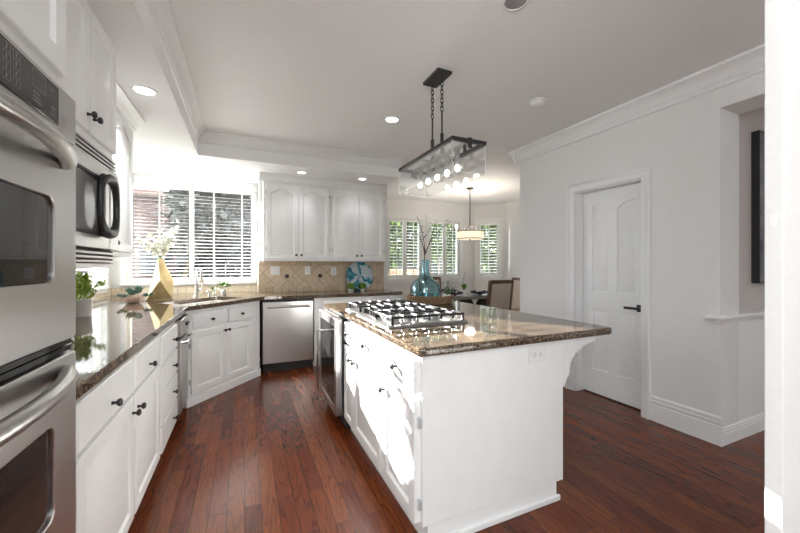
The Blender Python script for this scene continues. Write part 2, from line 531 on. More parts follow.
struct('wall_nook_slanted', wall_with_holes(-0.02, DL + 0.02, 0, CZ, [(0.09, DL - 0.12, 1.01, 2.27)], lambda m, a, b, c, d: m.box(a, b, 0, 0.12, c, d, DM)), 'wall')
struct('wall_nook_right', box(5.345, 5.47, 3.30, 6.27, 0, CZ), 'wall')
struct('wall_nook_near', box(3.25, 5.47, 3.16, 3.30, 0, CZ), 'wall')
DO0, DO1, DOT = 1.86, 2.515, 2.025
rw = wall_with_holes(1.33, 3.30, 0, CZ, [(DO0, DO1, 0, DOT)], lambda m, a, b, c, d: m.box(3.09, 3.25, a, b, c, d))
rw.box(3.25, 3.35, 1.33, 1.55, 0, CZ)
rw.box(3.09, 3.35, -1.2, 1.33, 2.40, CZ)
rw.box(3.09, 3.35, -3.6, -1.2, 0, CZ)
struct('wall_right', rw, 'wall')
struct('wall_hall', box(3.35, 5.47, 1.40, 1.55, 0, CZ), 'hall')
hw = box(3.092, 5.47, 1.332, 1.40, 0, 0.90)
struct('wall_half', hw, 'trim')
tr = MB().box(3.03, 5.3, 1.285, 1.40, 0.90, 0.925).box(3.06, 5.3, 1.31, 1.34, 0.872, 0.90)
struct('trim_1', tr, 'trim', bevel=0.004)
struct('wall_hall_side', box(5.47, 5.6, -3.6, 3.2, 0, CZ), 'wall')
d2r = bpy.data.objects.new('door_2', None); C.objects.link(d2r); d2r['kind'] = 'structure'      # open leaf seen edge-on at the right
d2r.location = (1.25, 0.41, 0)
struct('door_leaf', box(0, 0.76, 0, 0.035, 0.01, 2.6), 'wall', d2r, bevel=0.002)
struct('door_latch', MB().box(-0.0015, 0.001, 0.012, 0.024, 1.38, 1.415), 'white_plastic', d2r)
struct('wall_rear', wall_with_holes(-1.65, 5.6, 0, CZ, [], lambda m, a, b, c, d: m.box(a, b, -3.7, -3.6, c, d)), 'wall')

# crown mouldings: stepped cove profile (out from wall, down from ceiling)
def crown_prof(s):
    return [(0, 0), (0.10 * s, 0), (0.10 * s, -0.018 * s), (0.088 * s, -0.026 * s), (0.070 * s, -0.036 * s), (0.050 * s, -0.058 * s), (0.036 * s, -0.085 * s), (0.030 * s, -0.098 * s), (0.016 * s, -0.108 * s), (0.016 * s, -0.132 * s), (0, -0.140 * s)]
cp = crown_prof(1.0)
struct('trim_4', MB().prism([(3.09 - a, CZ + b) for a, b in cp], 'y', -1.2, 3.40).prism([(3.30 + a, CZ + b) for a, b in cp], 'x', 3.0, 5.345), 'trim')
cs = crown_prof(0.78)
k = MB()
k.loft([[(-0.443 + a, -3.5, CZ + b) for a, b in cs], [(-0.443 + a, 4.2 - a, CZ + b) for a, b in cs]])
k.loft([[(-0.443 + a, 4.2 - a, CZ + b) for a, b in cs], [(1.88, 4.2 - a, CZ + b) for a, b in cs]])
struct('trim_5', k, 'trim')
# baseboards (tall, with two grooves)
bp = [(0, 0), (0.018, 0), (0.018, 0.135), (0.012, 0.140), (0.016, 0.146), (0.016, 0.166), (0.010, 0.170), (0.013, 0.176), (0.012, 0.195), (0, 0.205)]
struct('baseboard_right', MB().prism([(3.09 - a, b) for a, b in bp], 'y', 1.315, 1.785).prism([(3.09 - a, b) for a, b in bp], 'y', 2.61, 3.32), 'trim')
struct('baseboard_half', MB().prism([(1.332 - a, b * 0.6) for a, b in bp], 'x', 3.075, 5.2), 'trim')
struct('baseboard_nook', MB().prism([(5.345 - a, b) for a, b in bp], 'y', 3.3, 6.2).prism([(NY - a, b) for a, b in bp], 'x', 2.03, 4.87), 'trim')

# tile backsplash as thin tiled wall facings
struct('wall_backsplash', box(0.18, 1.98, 5.038, 5.05, 0.995, 1.285), 'tile_diag')
struct('trim_6', MB().box(0.18, 1.98, 5.036, 5.05, 0.914, 0.995).box(0.18, 1.98, 5.036, 5.05, 1.285, 1.34), 'tile_row')
struct('trim_7', MB().box(-1.53, 0.18, 5.406, 5.42, 0.914, 1.00).box(0.168, 0.18, 5.05, 5.406, 0.914, 1.32).box(-1.53, -1.516, 5.32, 5.406, 0.914, 1.06).box(-1.53, -1.516, 3.4, 5.32, 0.914, 0.954), 'tile_sunlit')

# door casing and door in the right wall
cz = MB()
for y0, y1 in ((DO0 - 0.07, DO0), (DO1, DO1 + 0.085)):
    cz.box(3.068, 3.09, y0, y1, 0, DOT + 0.075)
    cz.box(3.058, 3.068, y0 if y0 < DO0 - 0.01 else y1 - 0.02, (y0 + 0.02) if y0 < DO0 - 0.01 else y1, 0, DOT + 0.075)
cz.box(3.068, 3.09, DO0, DO1, DOT, DOT + 0.075)
cz.box(3.058, 3.068, DO0 - 0.05, DO1 + 0.065, DOT + 0.055, DOT + 0.075)
cz.box(3.09, 3.25, DO0 - 0.001, DO0 + 0.012, 0, DOT).box(3.09, 3.25, DO1 - 0.012, DO1 + 0.001, 0, DOT).box(3.09, 3.25, DO0, DO1, DOT - 0.012, DOT + 0.001)
struct('trim_8', cz, 'trim', bevel=0.003)

def outline(x0, x1, z0, z1, rise=0.0, n=10, style='cathedral'):
    """counter-clockwise outline; with rise the top edge swells up in the middle"""
    pts = [(x0, z0), (x1, z0)]
    if rise <= 0:
        return pts + [(x1, z1), (x0, z1)]
    for i in range(n + 1):
        t = i / n
        if style == 'slope':
            h = math.sin(t * PI / 2) if False else (1 - (1 - t) ** 2)
        elif style == 'slopel':
            h = 1 - t ** 2
        else:
            s = abs(2 * t - 1)
            h = 1.0 if s < 0.16 else (max(0, 1 - (s - 0.16) / 0.62) if s < 0.78 else 0)
            h = h * h * (3 - 2 * h) if False else h
        pts.append((x1 + (x0 - x1) * t, z1 - rise + rise * h))
    return pts

def inset(pts, d):
    xs = [p[0] for p in pts]; zs = [p[1] for p in pts]
    cx, czz = (min(xs) + max(xs)) / 2, (min(zs) + max(zs)) / 2
    w, h = max(xs) - min(xs), max(zs) - min(zs)
    return [(cx + (x - cx) * (1 - 2 * d / w), czz + (z - czz) * (1 - 2 * d / h)) for x, z in pts]

def slab(mb, x0, x1, z0, z1, y=0.0, th=0.02):
    """plain front with an eased edge, its face towards -y"""
    o = outline(x0, x1, z0, z1)
    i = inset(o, 0.006)
    f = lambda ps, yy: [(a, yy, b) for a, b in ps]
    mb.loft([f(o, y), f(o, y - th + 0.005), f(i, y - th)])
    return mb

def raised(mb, x0, x1, z0, z1, y=0.0, th=0.02, stile=0.055, rise=0.0, style='cathedral', groove=0.011):
    """frame-and-raised-panel front; y is the back, the face is at y-th"""
    n = 12
    op = outline(x0 + stile, x1 - stile, z0 + stile, z1 - stile, rise, n, style)
    if rise > 0:
        out = [(x0, z0), (x1, z0)] + [(x1 + (x0 - x1) * i / n, z1) for i in range(n + 1)]
    else:
        out = outline(x0, x1, z0, z1)
    oi = inset(out, 0.004)
    f = lambda ps, yy: [(a, yy, b) for a, b in ps]
    g0 = inset(op, 0.006)
    g1 = inset(op, 0.012)
    g2 = inset(op, 0.012 + min(0.028, (x1 - x0 - 2 * stile) * 0.16))
    yf = y - th
    mb.loft([f(out, y), f(out, yf + 0.003), f(oi, yf), f(op, yf), f(g0, yf + groove), f(g1, yf + groove), f(g2, yf + 0.001)])
    return mb

def knob(parent, x, z, y=-0.02, name='knob', m='black'):
    mb = MB().lathe([(0.0075, 0), (0.006, 0.004), (0.0055, 0.014), (0.012, 0.018), (0.0155, 0.024), (0.0145, 0.030), (0.007, 0.034)], (x, y, z), (0, -1, 0), 12)
    return mb.build(name, m, parent)

def hinge(parent, x, z, y=-0.012):
    return MB().cyl((x, y, z - 0.025), (x, y, z + 0.025), 0.005, n=8).box(x - 0.003, x + 0.014, y + 0.002, y + 0.012, z - 0.02, z + 0.02).build('hinge', 'silver', parent)

# door leaf (structure) : local frame x along -y world, face towards -x
dr = bpy.data.objects.new('door_1', None); C.objects.link(dr)
dr.location = (3.20, DO1 - 0.014, 0); dr.rotation_euler = (0, 0, R(-90)); dr['kind'] = 'structure'
W = DO1 - DO0 - 0.028
mb = MB().box(0, W, 0.0, 0.03, 0.012, DOT - 0.014)
fr = MB()
cols = ((0.10, W / 2 - 0.045), (W / 2 + 0.045, W - 0.10))
def pan(x0, x1, z0, z1, rise, style):
    op = outline(x0, x1, z0, z1, rise, 12, style)
    f = lambda ps, yy: [(a, yy, b) for a, b in ps]
    return op, f
# door face as stiles/rails standing 8 mm proud, with raised fields in the panels
fr.box(0, cols[0][0], -0.014, 0.001, 0.012, DOT - 0.014)
fr.box(cols[0][1], cols[1][0], -0.014, 0.001, 0.012, DOT - 0.014)
fr.box(cols[1][1], W, -0.014, 0.001, 0.012, DOT - 0.014)
for (x0, x1), st in zip(cols, ('slope', 'slopel')):
    fr.box(x0, x1, -0.014, 0.001, 0.012, 0.25)
    fr.box(x0, x1, -0.014, 0.001, 0.84, 1.02)
    ztop = DOT - 0.014
    zp, rise = 1.88, 0.06
    # curved top rail
    top = outline(x0, x1, 1.0, zp, rise, 12, st)[2:]
    fr.loft([[(a, -0.014, b) for a, b in top + [(x0, ztop), (x1, ztop)]], [(a, 0.001, b) for a, b in top + [(x0, ztop), (x1, ztop)]]])
    for z0, z1, rs in ((0.25, 0.84, 0), (1.02, zp, rise)):
        op = outline(x0, x1, z0, z1, rs, 12, st)
        f = lambda ps, yy: [(a, yy, b) for a, b in ps]
        fr.loft([f(inset(op, 0.012), 0.0005), f(inset(op, 0.038), -0.011)])
struct('door_leaf', mb, 'trim', dr)
struct('door_panels', fr, 'trim', dr)
hd = MB().box(W - 0.088, W - 0.026, -0.022, -0.014, 0.868, 0.932).cyl((W - 0.057, -0.02, 0.90), (W - 0.057, -0.06, 0.90), 0.012)
hd.box(W - 0.175, W - 0.043, -0.07, -0.056, 0.889, 0.911)
struct('door_handle', hd, 'black', dr, bevel=0.002)

# ---------------------------------------------------------------- windows
def window(name, x0, x1, z0, z1, mx, mull=(), casing=None, m='cream', depth=(0.03, 0.10)):
    """frame and panes in a local frame: x along the wall, +y outwards from the inner face"""
    r = bpy.data.objects.new(name, None); C.objects.link(r); r.matrix_world = mx; r['kind'] = 'structure'
    mb = MB()
    e = 0.035
    y0, y1 = depth
    mb.box(x0, x0 + e, y0, y1, z0, z1).box(x1 - e, x1, y0, y1, z0, z1).box(x0 + e, x1 - e, y0, y1, z0, z0 + e).box(x0 + e, x1 - e, y0, y1, z1 - e, z1)
    for q in mull:
        mb.box(q - 0.025, q + 0.025, y0, y1, z0 + e, z1 - e)
    struct('window_frame', mb, m, r)
    struct('window_pane', MB().box(x0 + e, x1 - e, 0.068, 0.072, z0 + e, z1 - e), 'glass', r)
    if casing:
        c = casing
        cb = MB().box(x0 - c, x0, -0.02, 0.0, z0 - c, z1 + c).box(x1, x1 + c, -0.02, 0.0, z0 - c, z1 + c).box(x0, x1, -0.02, 0.0, z1, z1 + c)
        cb.box(x0, x1, -0.02, 0.0, z0 - c, z0)
        cb.box(x0 - c - 0.01, x1 + c + 0.01, -0.032, 0.0, z1 + c, z1 + c + 0.018)
        struct('window_casing', cb, 'trim', r, bevel=0.003)
    return r
T = Matrix.Translation
w1 = window('window_1', -1.36, 0.13, 1.06, 2.34, T((0, 5.42, 0)), mull=(-0.655,))
struct('window_sill', MB().box(-1.42, 0.165, -0.05, 0.03, 1.025, 1.06), 'trim', w1, bevel=0.004)
struct('window_casing', MB().box(-1.42, -1.36, -0.02, 0.0, 1.06, 2.34).box(0.13, 0.168, -0.02, 0.0, 1.06, 2.34).box(-1.44, 0.178, -0.075, 0, 2.335, 2.44), 'trim', w1, bevel=0.003)
LM = T((-1.53, 3.95, 0)) @ Matrix.Rotation(R(90), 4, 'Z')
w2 = window('window_2', 0, 1.31, 1.00, 2.30, LM, mull=(0.45,))
struct('window_casing', MB().box(-0.06, 0, -0.02, 0, 0.955, 2.36).box(1.31, 1.36, -0.02, 0, 0.955, 2.36).box(0, 1.31, -0.02, 0, 2.30, 2.36).box(0, 1.31, -0.03, 0.03, 0.96, 1.0), 'trim', w2, bevel=0.003)
window('window_3', 2.71, 3.49, 1.01, 2.27, T((0, NY, 0)), casing=0.085, m='trim')
window('window_4', 3.69, 4.47, 1.01, 2.27, T((0, NY, 0)), casing=0.085, m='trim')
window('window_5', 0.09, DL - 0.12, 1.01, 2.27, DM, casing=0.075, m='trim')

def blind(label, x0, x1, z0, z1, mx, tapes, tilt=7):
    r = thing('window_blind', label, 'blind', group='white slatted blinds of the sink corner')
    r.matrix_world = mx
    hb = MB().box(x0, x1, -0.03, 0.022, z1 - 0.05, z1)
    hb.build('headrail', 'blind', r, 0.003)
    s = MB()
    pitch = 0.046
    n = int((z1 - 0.07 - z0 - 0.03) / pitch)
    for i in range(n):
        zc = z0 + 0.045 + pitch * i
        s.box(x0, x1, -0.0245, 0.0245, -0.0013, 0.0013, T((0, 0.0, zc)) @ Matrix.Rotation(R(tilt), 4, 'X'))
    s.build('slats', 'blind', r)
    MB().box(x0, x1, -0.024, 0.024, z0, z0 + 0.022).build('bottom_rail', 'blind', r, 0.003)
    for q in tapes:
        MB().box(q - 0.008, q + 0.008, -0.0275, -0.026, z0 + 0.02, z1 - 0.05).build('ladder_tape', 'blind', r)
    return r
blind('white slatted blind behind the gold vase, left pane of sink window', -1.35, -0.685, 1.065, 2.335, T((0, 5.395, 0)), (-1.0,))
blind('white slatted blind over the faucet, right pane of sink window', -0.63, 0.122, 1.065, 2.335, T((0, 5.395, 0)), (-0.38, -0.03))
blind('white slatted blind on the left wall, glimpsed below the microwave', 0.01, 1.30, 1.005, 2.295, LM @ T((0, -0.03, 0)), (0.2, 0.75), 14)

def shutter(label, x0, x1, z0, z1, mx, tilt, right=False):
    r = thing('window_shutter', label, 'shutter', group='white louvred shutters of the breakfast nook')
    r.matrix_world = mx
    e = 0.042
    f = MB().box(x0, x0 + e, -0.014, 0.014, z0, z1).box(x1 - e, x1, -0.014, 0.014, z0, z1).box(x0 + e, x1 - e, -0.014, 0.014, z0, z0 + 0.07).box(x0 + e, x1 - e, -0.014, 0.014, z1 - 0.06, z1)
    f.build('shutter_frame', 'blind', r, 0.002)
    s = MB()
    n = int((z1 - z0 - 0.15) / 0.066)
    for i in range(n):
        zc = z0 + 0.11 + 0.066 * i
        lo = [(0.032 * math.cos(a), 0.006 * math.sin(a)) for a in [2 * PI * k / 10 for k in range(10)]]
        mm = T((0, 0, zc)) @ Matrix.Rotation(R(tilt), 4, 'X')
        s.loft([[mm @ Vector((xx, a, b)) for a, b in lo] for xx in (x0 + e, x1 - e)])
    s.build('louvers', 'blind', r)
    MB().box((x0 + x1) / 2 - 0.007, (x0 + x1) / 2 + 0.007, -0.052, -0.036, z0 + 0.08, z1 - 0.08).build('tilt_rod', 'blind', r)
    for zc in (z0 + 0.17, z1 - 0.17):
        (MB().box(x1 - 0.006, x1 + 0.012, -0.02, -0.013, zc - 0.03, zc + 0.03) if right else MB().box(x0 - 0.012, x0 + 0.006, -0.02, -0.013, zc - 0.03, zc + 0.03)).build('hinge', 'nickel', r)
    return r
SM = T((0, NY + 0.018, 0))
shutter('louvred shutter beside upper cabinets, leftmost of the nook windows', 2.715, 3.098, 1.015, 2.265, SM, 7)
shutter('louvred shutter right half of the nook window left of the bottle twigs', 3.102, 3.485, 1.015, 2.265, SM, 15, True)
shutter('louvred shutter left half of the nook window behind the bottle twigs', 3.695, 4.078, 1.015, 2.265, SM, 14)
shutter('louvred shutter right half of the nook window just left of the drum lamp', 4.082, 4.465, 1.015, 2.265, SM, 7, True)
shutter('louvred shutter in the slanted nook window right of the drum lamp', 0.095, DL - 0.125, 1.015, 2.265, DM @ T((0, 0.018, 0)), 8)

# ---------------------------------------------------------------- outdoors
struct('ground', box(-40, 45, 6.9, 70, -0.5, -0.3), 'asphalt')
def tree(label, loc, rad, z0, z1, m, n, size, seed, group):
    rr = random.Random(seed)
    r = thing('garden_tree', label, 'tree', (loc[0], loc[1], -0.3), group=group)
    MB().tube([(0, 0, -0.02), (0.05, 0, (z0 + z1) * 0.3), (0, 0.05, (z0 + z1) * 0.55 + 0.3)], [0.16, 0.12, 0.06]).build('trunk', 'twig', r)
    mb = MB()
    blobs = [(rr.uniform(-0.6, 0.6) * rad, rr.uniform(-0.6, 0.6) * rad, rr.uniform(z0 + 0.25 * (z1 - z0), z1 - 0.25 * (z1 - z0)), rr.uniform(0.35, 0.6)) for _ in range(12)]
    for i in range(n):
        bx, by, bz, bs = rr.choice(blobs)
        d = Vector((rr.gauss(0, 1), rr.gauss(0, 1), rr.gauss(0, 1))).normalized()
        p = Vector((bx, by, bz)) + Vector((d.x * rad * bs, d.y * rad * bs, d.z * (z1 - z0) * 0.32 * bs / 0.5)) * (rr.random() ** 0.4)
        p.z = min(max(p.z, z0), z1)
        mb.leaf(p, (rr.gauss(0, 1), rr.gauss(0, 1), rr.gauss(-0.2, 0.7)), (rr.random() - 0.5, rr.random() - 0.5, 1), size * rr.uniform(0.7, 1.4), size * rr.uniform(0.45, 0.8))
    mb.build('crown', m, r)
    return r
G1 = 'leafy trees beyond the nook windows'
tree('bright green tree beyond the leftmost nook shutter', (6.3, 13.5), 1.5, 0.9, 5.4, 'treeleaf', 3200, 0.26, 1, G1)
tree('bright green tree beyond the nook window behind the bottle twigs', (9.8, 16.5), 1.9, 0.5, 6.2, 'treeleaf', 3600, 0.28, 2, G1)
tree('bright green tree beyond the slanted nook window', (13.6, 17.0), 1.8, 0.3, 6.4, 'treeleaf', 4000, 0.28, 3, G1)
G2 = 'dark trees beyond the sink window'
tree('dark evergreen beyond the right sink pane, left one of two', (-1.0, 15.2), 1.7, 0.2, 6.2, 'darkleaf', 5200, 0.36, 4, G2)
tree('dark evergreen beyond the right sink pane, right one of two', (1.5, 21.6), 2.7, 0.2, 8.5, 'darkleaf', 6500, 0.46, 5, G2)
hs = thing('brick_house', 'red brick neighbouring house beyond the left sink pane', 'house', (-4.6, 19.5, -0.3))
MB().box(-12, 2.4, 0, 3, 0, 4.8).build('house_wall', 'brick', hs)
MB().prism([(-12.3, 4.8), (2.7, 4.8), (2.3, 5.05), (-12, 5.05)], 'y', -0.3, 3.3).build('roof', 'roof', hs)
MB().box(0.2, 1.1, -0.05, 0.02, 1.2, 2.6).build('window', 'blackglass', hs)
gf = thing('garden_fence', 'dark board fence far behind the garden trees', 'fence', (4.0, 25.0, -0.3))
fb = MB()
for i in range(160):
    fb.box(-18 + 0.3 * i, -18 + 0.3 * i + 0.285, 0, 0.03, 0.05, 3.2)
fb.build('boards', 'fence', gf)
MB().box(-18, 30, 0.03, 0.09, 0.5, 0.62).box(-18, 30, 0.03, 0.09, 2.6, 2.72).build('rail', 'fence', gf)
gw = MB().box(3.0, 5.6, 10.5, 10.75, -0.3, 1.16)
tag(gw.build('garden_wall', 'brick_orange'), 'low orange brick garden wall beyond the leftmost nook shutter', 'wall')

# ---------------------------------------------------------------- worktops
def filled(outer, holes, z0, z1):
    mb = MB()
    es = []
    for lp in [outer] + holes:
        vs = mb._v([(x, y, z1) for x, y in lp])
        es += [mb.bm.edges.new((vs[i], vs[(i + 1) % len(vs)])) for i in range(len(vs))]
    bmesh.ops.triangle_fill(mb.bm, edges=es, use_beauty=True, use_dissolve=False)
    r = bmesh.ops.extrude_face_region(mb.bm, geom=mb.bm.faces[:])
    for v in [g for g in r['geom'] if isinstance(g, bmesh.types.BMVert)]:
        v.co.z = z0
    return mb
d2 = Vector((0.653, 0.757, 0)); n2 = Vector((-0.757, 0.653, 0))
sc0 = Vector((-0.395, 4.205, 0))
def rrect(c, du, dv, hu, hv, r, n=5):
    pts = []
    for su, sv, a0 in ((1, 1, 0), (-1, 1, 90), (-1, -1, 180), (1, -1, 270)):
        for i in range(n + 1):
            a = R(a0 + 90 * i / n)
            pts.append(c + du * (su * (hu - r) + r * math.cos(a)) + dv * (sv * (hv - r) + r * math.sin(a)))
    return [(p.x, p.y) for p in pts]
hole = rrect(sc0, d2, n2, 0.38, 0.20, 0.06)
arc = [(2.03 - 0.10 + 0.10 * math.sin(a), 4.38 + 0.10 - 0.10 * math.cos(a)) for a in [R(15 * i) for i in range(7)]]
ct = filled([(-1.525, 1.345), (-0.46, 1.345), (-0.46, 3.61), (0.19, 4.365), (0.22, 4.38)] + arc + [(2.03, 5.035), (0.19, 5.035), (0.165, 5.04), (0.165, 5.404), (-1.514, 5.404), (-1.514, 4.0)], [hole], 0.874, 0.914)
tag(ct.build('countertop', 'granite', bevel=0.012, seg=3), 'brown speckled granite worktop running left wall to back wall', 'countertop')
sk = MB()
def at(pts, z, k):
    c = sc0
    return [(c.x + (x - c.x) * k, c.y + (y - c.y) * k, z) for x, y in pts]
sk.loft([at(hole, 0.874, 1.06), at(hole, 0.872, 1.0), at(hole, 0.73, 0.95), at(hole, 0.715, 0.88), at(hole, 0.71, 0.1)], cap0=False)
sk.loft([at(hole, 0.874, 1.061), at(hole, 0.86, 1.06), at(hole, 0.72, 1.0), at(hole, 0.70, 0.92), at(hole, 0.698, 0.1)], cap0=False)
sn = thing('undermount_sink', 'white undermount sink set in corner granite below the window', 'sink')
sk.build('basin', 'sinkwhite', sn)
MB().lathe([(0.04, 0), (0.042, 0.004), (0.03, 0.005)], (sc0.x, sc0.y, 0.71)).build('drain', 'chrome', sn)

# ---------------------------------------------------------------- base cabinets, left run (local x -> +Y, face -> +X)
def cab_root(label, loc, rz, group=None, name='base_cabinet', cat='cabinet'):
    return thing(name, label, cat, loc, rz, group)
GB = 'white base cabinets'
LX = -0.49
c1 = cab_root('white base cabinet with two doors under two drawers, beside the ovens', (LX, 1.36, 0), R(90), GB)
MB().box(0, 1.20, 0, 1.0, 0.09, 0.872).box(0, 1.20, 0.05, 1.0, 0.0, 0.09).build('carcass', 'cab', c1, 0.002)
for x0, x1 in ((0.03, 0.635), (0.66, 1.185)):
    d = slab(MB(), x0, x1, 0.69, 0.85).build('drawer', 'cab', c1)
    knob(d, (x0 + x1) / 2, 0.745)
for x0, x1, kx in ((0.03, 0.635, 0.605), (0.66, 1.185, 0.69)):
    d = raised(MB(), x0, x1, 0.10, 0.672).build('door', 'cab', c1)
    knob(d, kx, 0.60)
c2 = cab_root('white base cabinet of four drawers, second from the ovens', (LX, 2.565, 0), R(90), GB)
MB().box(0, 0.62, 0, 1.0, 0.09, 0.872).box(0, 0.62, 0.05, 1.0, 0.0, 0.09).build('carcass', 'cab', c2, 0.002)
for z0, z1 in ((0.655, 0.835), (0.475, 0.64), (0.275, 0.46), (0.095, 0.26)):
    d = slab(MB(), 0.04, 0.59, z0, z1).build('drawer', 'cab', c2)
    knob(d, 0.40, (z0 + z1) / 2)
tc = thing('trash_compactor', 'slim stainless trash compactor between drawers and corner sink cabinet', 'compactor', (LX, 3.19, 0), R(90))
MB().box(0.0, 0.395, 0, 0.6, 0.09, 0.87).box(0.02, 0.38, 0.04, 0.6, 0.0, 0.09).build('body', 'slot', tc)
MB().box(0.01, 0.385, -0.035, 0, 0.11, 0.69).build('door', 'steel', tc, 0.004)
cpn = MB().box(0.01, 0.385, -0.04, 0, 0.715, 0.85).build('control_panel', 'steel', tc, 0.004)
for q in (0.22, 0.27, 0.31):
    MB().cyl((q, -0.04, 0.79), (q, -0.055, 0.79), 0.014).build('switch', 'black', cpn)
MB().tube([(0.03, -0.035, 0.67), (0.03, -0.075, 0.672), (0.365, -0.075, 0.672), (0.365, -0.035, 0.67)], 0.011).build('handle', 'chrome', tc)

# diagonal sink cabinet
ang = math.atan2(0.757, 0.653)
c3 = cab_root('white diagonal corner cabinet under the sink, two small fronts above two doors', (-0.48, 3.625, 0), ang, GB)
MB().prism([(0.0, 0), (0.985, 0), (0.985, 0.44), (0.06, 0.44)], 'z', 0.0, 0.69).prism([(0.0, 0), (0.985, 0), (0.985, 0.06), (0.03, 0.06)], 'z', 0.69, 0.872).build('carcass', 'cab', c3, 0.002)
MB().box(0.0, 0.985, -0.016, 0, 0.0, 0.085).build('base_trim', 'cab', c3, 0.004)
for x0, x1 in ((0.07, 0.47), (0.50, 0.83)):
    d = slab(MB(), x0, x1, 0.70, 0.835).build('drawer', 'cab', c3)
    knob(d, (x0 + x1) / 2, 0.765)
for x0, x1, kx in ((0.05, 0.448, 0.425), (0.452, 0.83, 0.476)):
    d = raised(MB(), x0, x1, 0.11, 0.675).build('door', 'cab', c3)
    knob(d, kx, 0.628)
hinge(c3, 0.035, 0.22); hinge(c3, 0.035, 0.55)

# back run
dw = thing('dishwasher', 'stainless dishwasher with bar handle under the back worktop', 'dishwasher', (0.185, 4.42, 0))
MB().box(0.0, 0.61, 0.0, 0.58, 0.10, 0.868).build('body', 'slot', dw)
MB().box(0.012, 0.598, -0.03, 0, 0.115, 0.845).build('door', 'steel', dw, 0.004)
MB().box(0.02, 0.59, 0.05, 0.5, 0.0, 0.10).build('kick_plate', 'slot', dw)
hd = MB()
hd.tube([(0.06, -0.072, 0.785), (0.55, -0.072, 0.785)], 0.012, 10)
hd.cyl((0.09, -0.03, 0.785), (0.09, -0.07, 0.785), 0.008).cyl((0.52, -0.03, 0.785), (0.52, -0.07, 0.785), 0.008)
hd.build('handle', 'chrome', dw)
c4 = cab_root('white base cabinet right of the dishwasher, half hidden by the island', (0.80, 4.42, 0), 0, GB)
MB().box(0, 1.20, 0, 0.60, 0.09, 0.872).box(0, 1.20, 0.05, 0.6, 0, 0.09).build('carcass', 'cab', c4, 0.002)
for x0, x1 in ((0.10, 0.62), (0.64, 1.17)):
    d = slab(MB(), x0, x1, 0.70, 0.84).build('drawer', 'cab', c4)
    knob(d, (x0 + x1) / 2, 0.77)
    d = raised(MB(), x0, x1, 0.11, 0.68).build('door', 'cab', c4)
    knob(d, x1 - 0.03 if x0 < 0.3 else x0 + 0.03, 0.62)

# ---------------------------------------------------------------- upper cabinets at the back
GU = 'white wall cabinets'
for lab, x0, x1, ds in (('white wall cabinet pair of arched doors next to the sink window', 0.22, 1.078, ((0.035, 0.425), (0.435, 0.83))),
                        ('white wall cabinet pair of arched doors above the aqua plate', 1.08, 1.88, ((0.025, 0.385), (0.395, 0.765)))):
    u = cab_root(lab, (x0, 4.72, 1.34), 0, GU, 'wall_cabinet')
    MB().box(0, x1 - x0, 0, 0.325, 0, 1.10).build('carcass', 'cab', u, 0.002)
    for i, (a, b) in enumerate(ds):
        d = raised(MB(), a, b, 0.03, 0.985, rise=0.06, stile=0.05).build('door', 'cab', u)
        knob(d, b - 0.028 if i == 0 else a + 0.028, 0.075)
        for zz in (0.15, 0.87):
            hinge(d, a - 0.008 if i == 0 else b + 0.006, zz, -0.006)
    cpr = crown_prof(0.7)
    MB().prism([(0 - a, 1.10 + b) for a, b in cpr], 'x', -0.001 if x0 > 1 else -0.05, x1 - x0).build('crown', 'cab', u)

# ---------------------------------------------------------------- oven tower, microwave unit, corner wall cabinet
ot = cab_root('tall white oven cabinet at the left edge, door above the ovens', (-0.483, 0.50, 0), R(90), None, 'oven_cabinet')
MB().box(0, 0.02, 0.0, 0.64, 0, 2.43).box(0.822, 0.842, 0.0, 1.02, 0, 2.43).box(0.02, 0.822, 0.6, 0.64, 0, 2.43).box(0.02, 0.822, 0, 0.6, 1.765, 2.43).box(0.02, 0.822, 0, 0.6, 0.0, 0.43).build('carcass', 'cab', ot, 0.002)
for a, b, kx in ((0.03, 0.412, 0.385), (0.420, 0.795, 0.45)):
    d = raised(MB(), a, b, 1.815, 2.41, stile=0.06).build('door', 'cab', ot)
    knob(d, kx, 1.88)
d = slab(MB(), 0.03, 0.80, 0.12, 0.41).build('drawer', 'cab', ot)
knob(d, 0.41, 0.3)
ov = thing('double_wall_oven', 'stainless double wall oven with black touch panel, left foreground', 'oven', (-0.480, 0.50, 0.435), R(90))
MB().box(0.022, 0.82, 0.0, 0.58, 0, 1.325).build('body', 'slot', ov)
def ring_front(mb, x0, x1, z0, z1, wx0, wx1, wz0, wz1, y0, y1, r=0.03):
    def rr(x0, x1, z0, z1, r, n=5):
        pts = []
        for cx, cz_, a0 in ((x1 - r, z1 - r, 0), (x0 + r, z1 - r, 90), (x0 + r, z0 + r, 180), (x1 - r, z0 + r, 270)):
            for i in range(n + 1):
                a = R(a0 + 90 * i / n)
                pts.append((cx + r * math.cos(a), cz_ + r * math.sin(a)))
        return pts
    o, i_ = rr(x0, x1, z0, z1, 0.008), rr(wx0, wx1, wz0, wz1, r)
    return mb.ring(o, i_, lambda a, b, t: (a, y0 + t, b), y1 - y0), i_
def oven_door(z0, z1, wz0, wz1, hz):
    mb, hole_ = ring_front(MB(), 0.024, 0.818, z0, z1, 0.175, 0.692, wz0, wz1, -0.03, 0.0)
    d = mb.build('door', 'steel', ov, 0.003)
    MB().loft([[(a, -0.022, b) for a, b in hole_], [(a, -0.004, b) for a, b in hole_]]).build('window', 'ovenglass', d)
    pts = []
    for i in range(15):
        t = i / 14
        pts.append((0.075 + 0.66 * t, -0.04 - 0.058 * math.sin(PI * t) ** 0.75, hz))
    h = MB().tube([(0.072, -0.015, hz)] + pts + [(0.738, -0.015, hz)], [0.017] + [0.02] * 15 + [0.017], 12)
    h.build('handle', 'nickel', d)
oven_door(0.64, 1.19, 0.80, 1.02, 1.125)
oven_door(0.01, 0.598, 0.19, 0.432, 0.555)
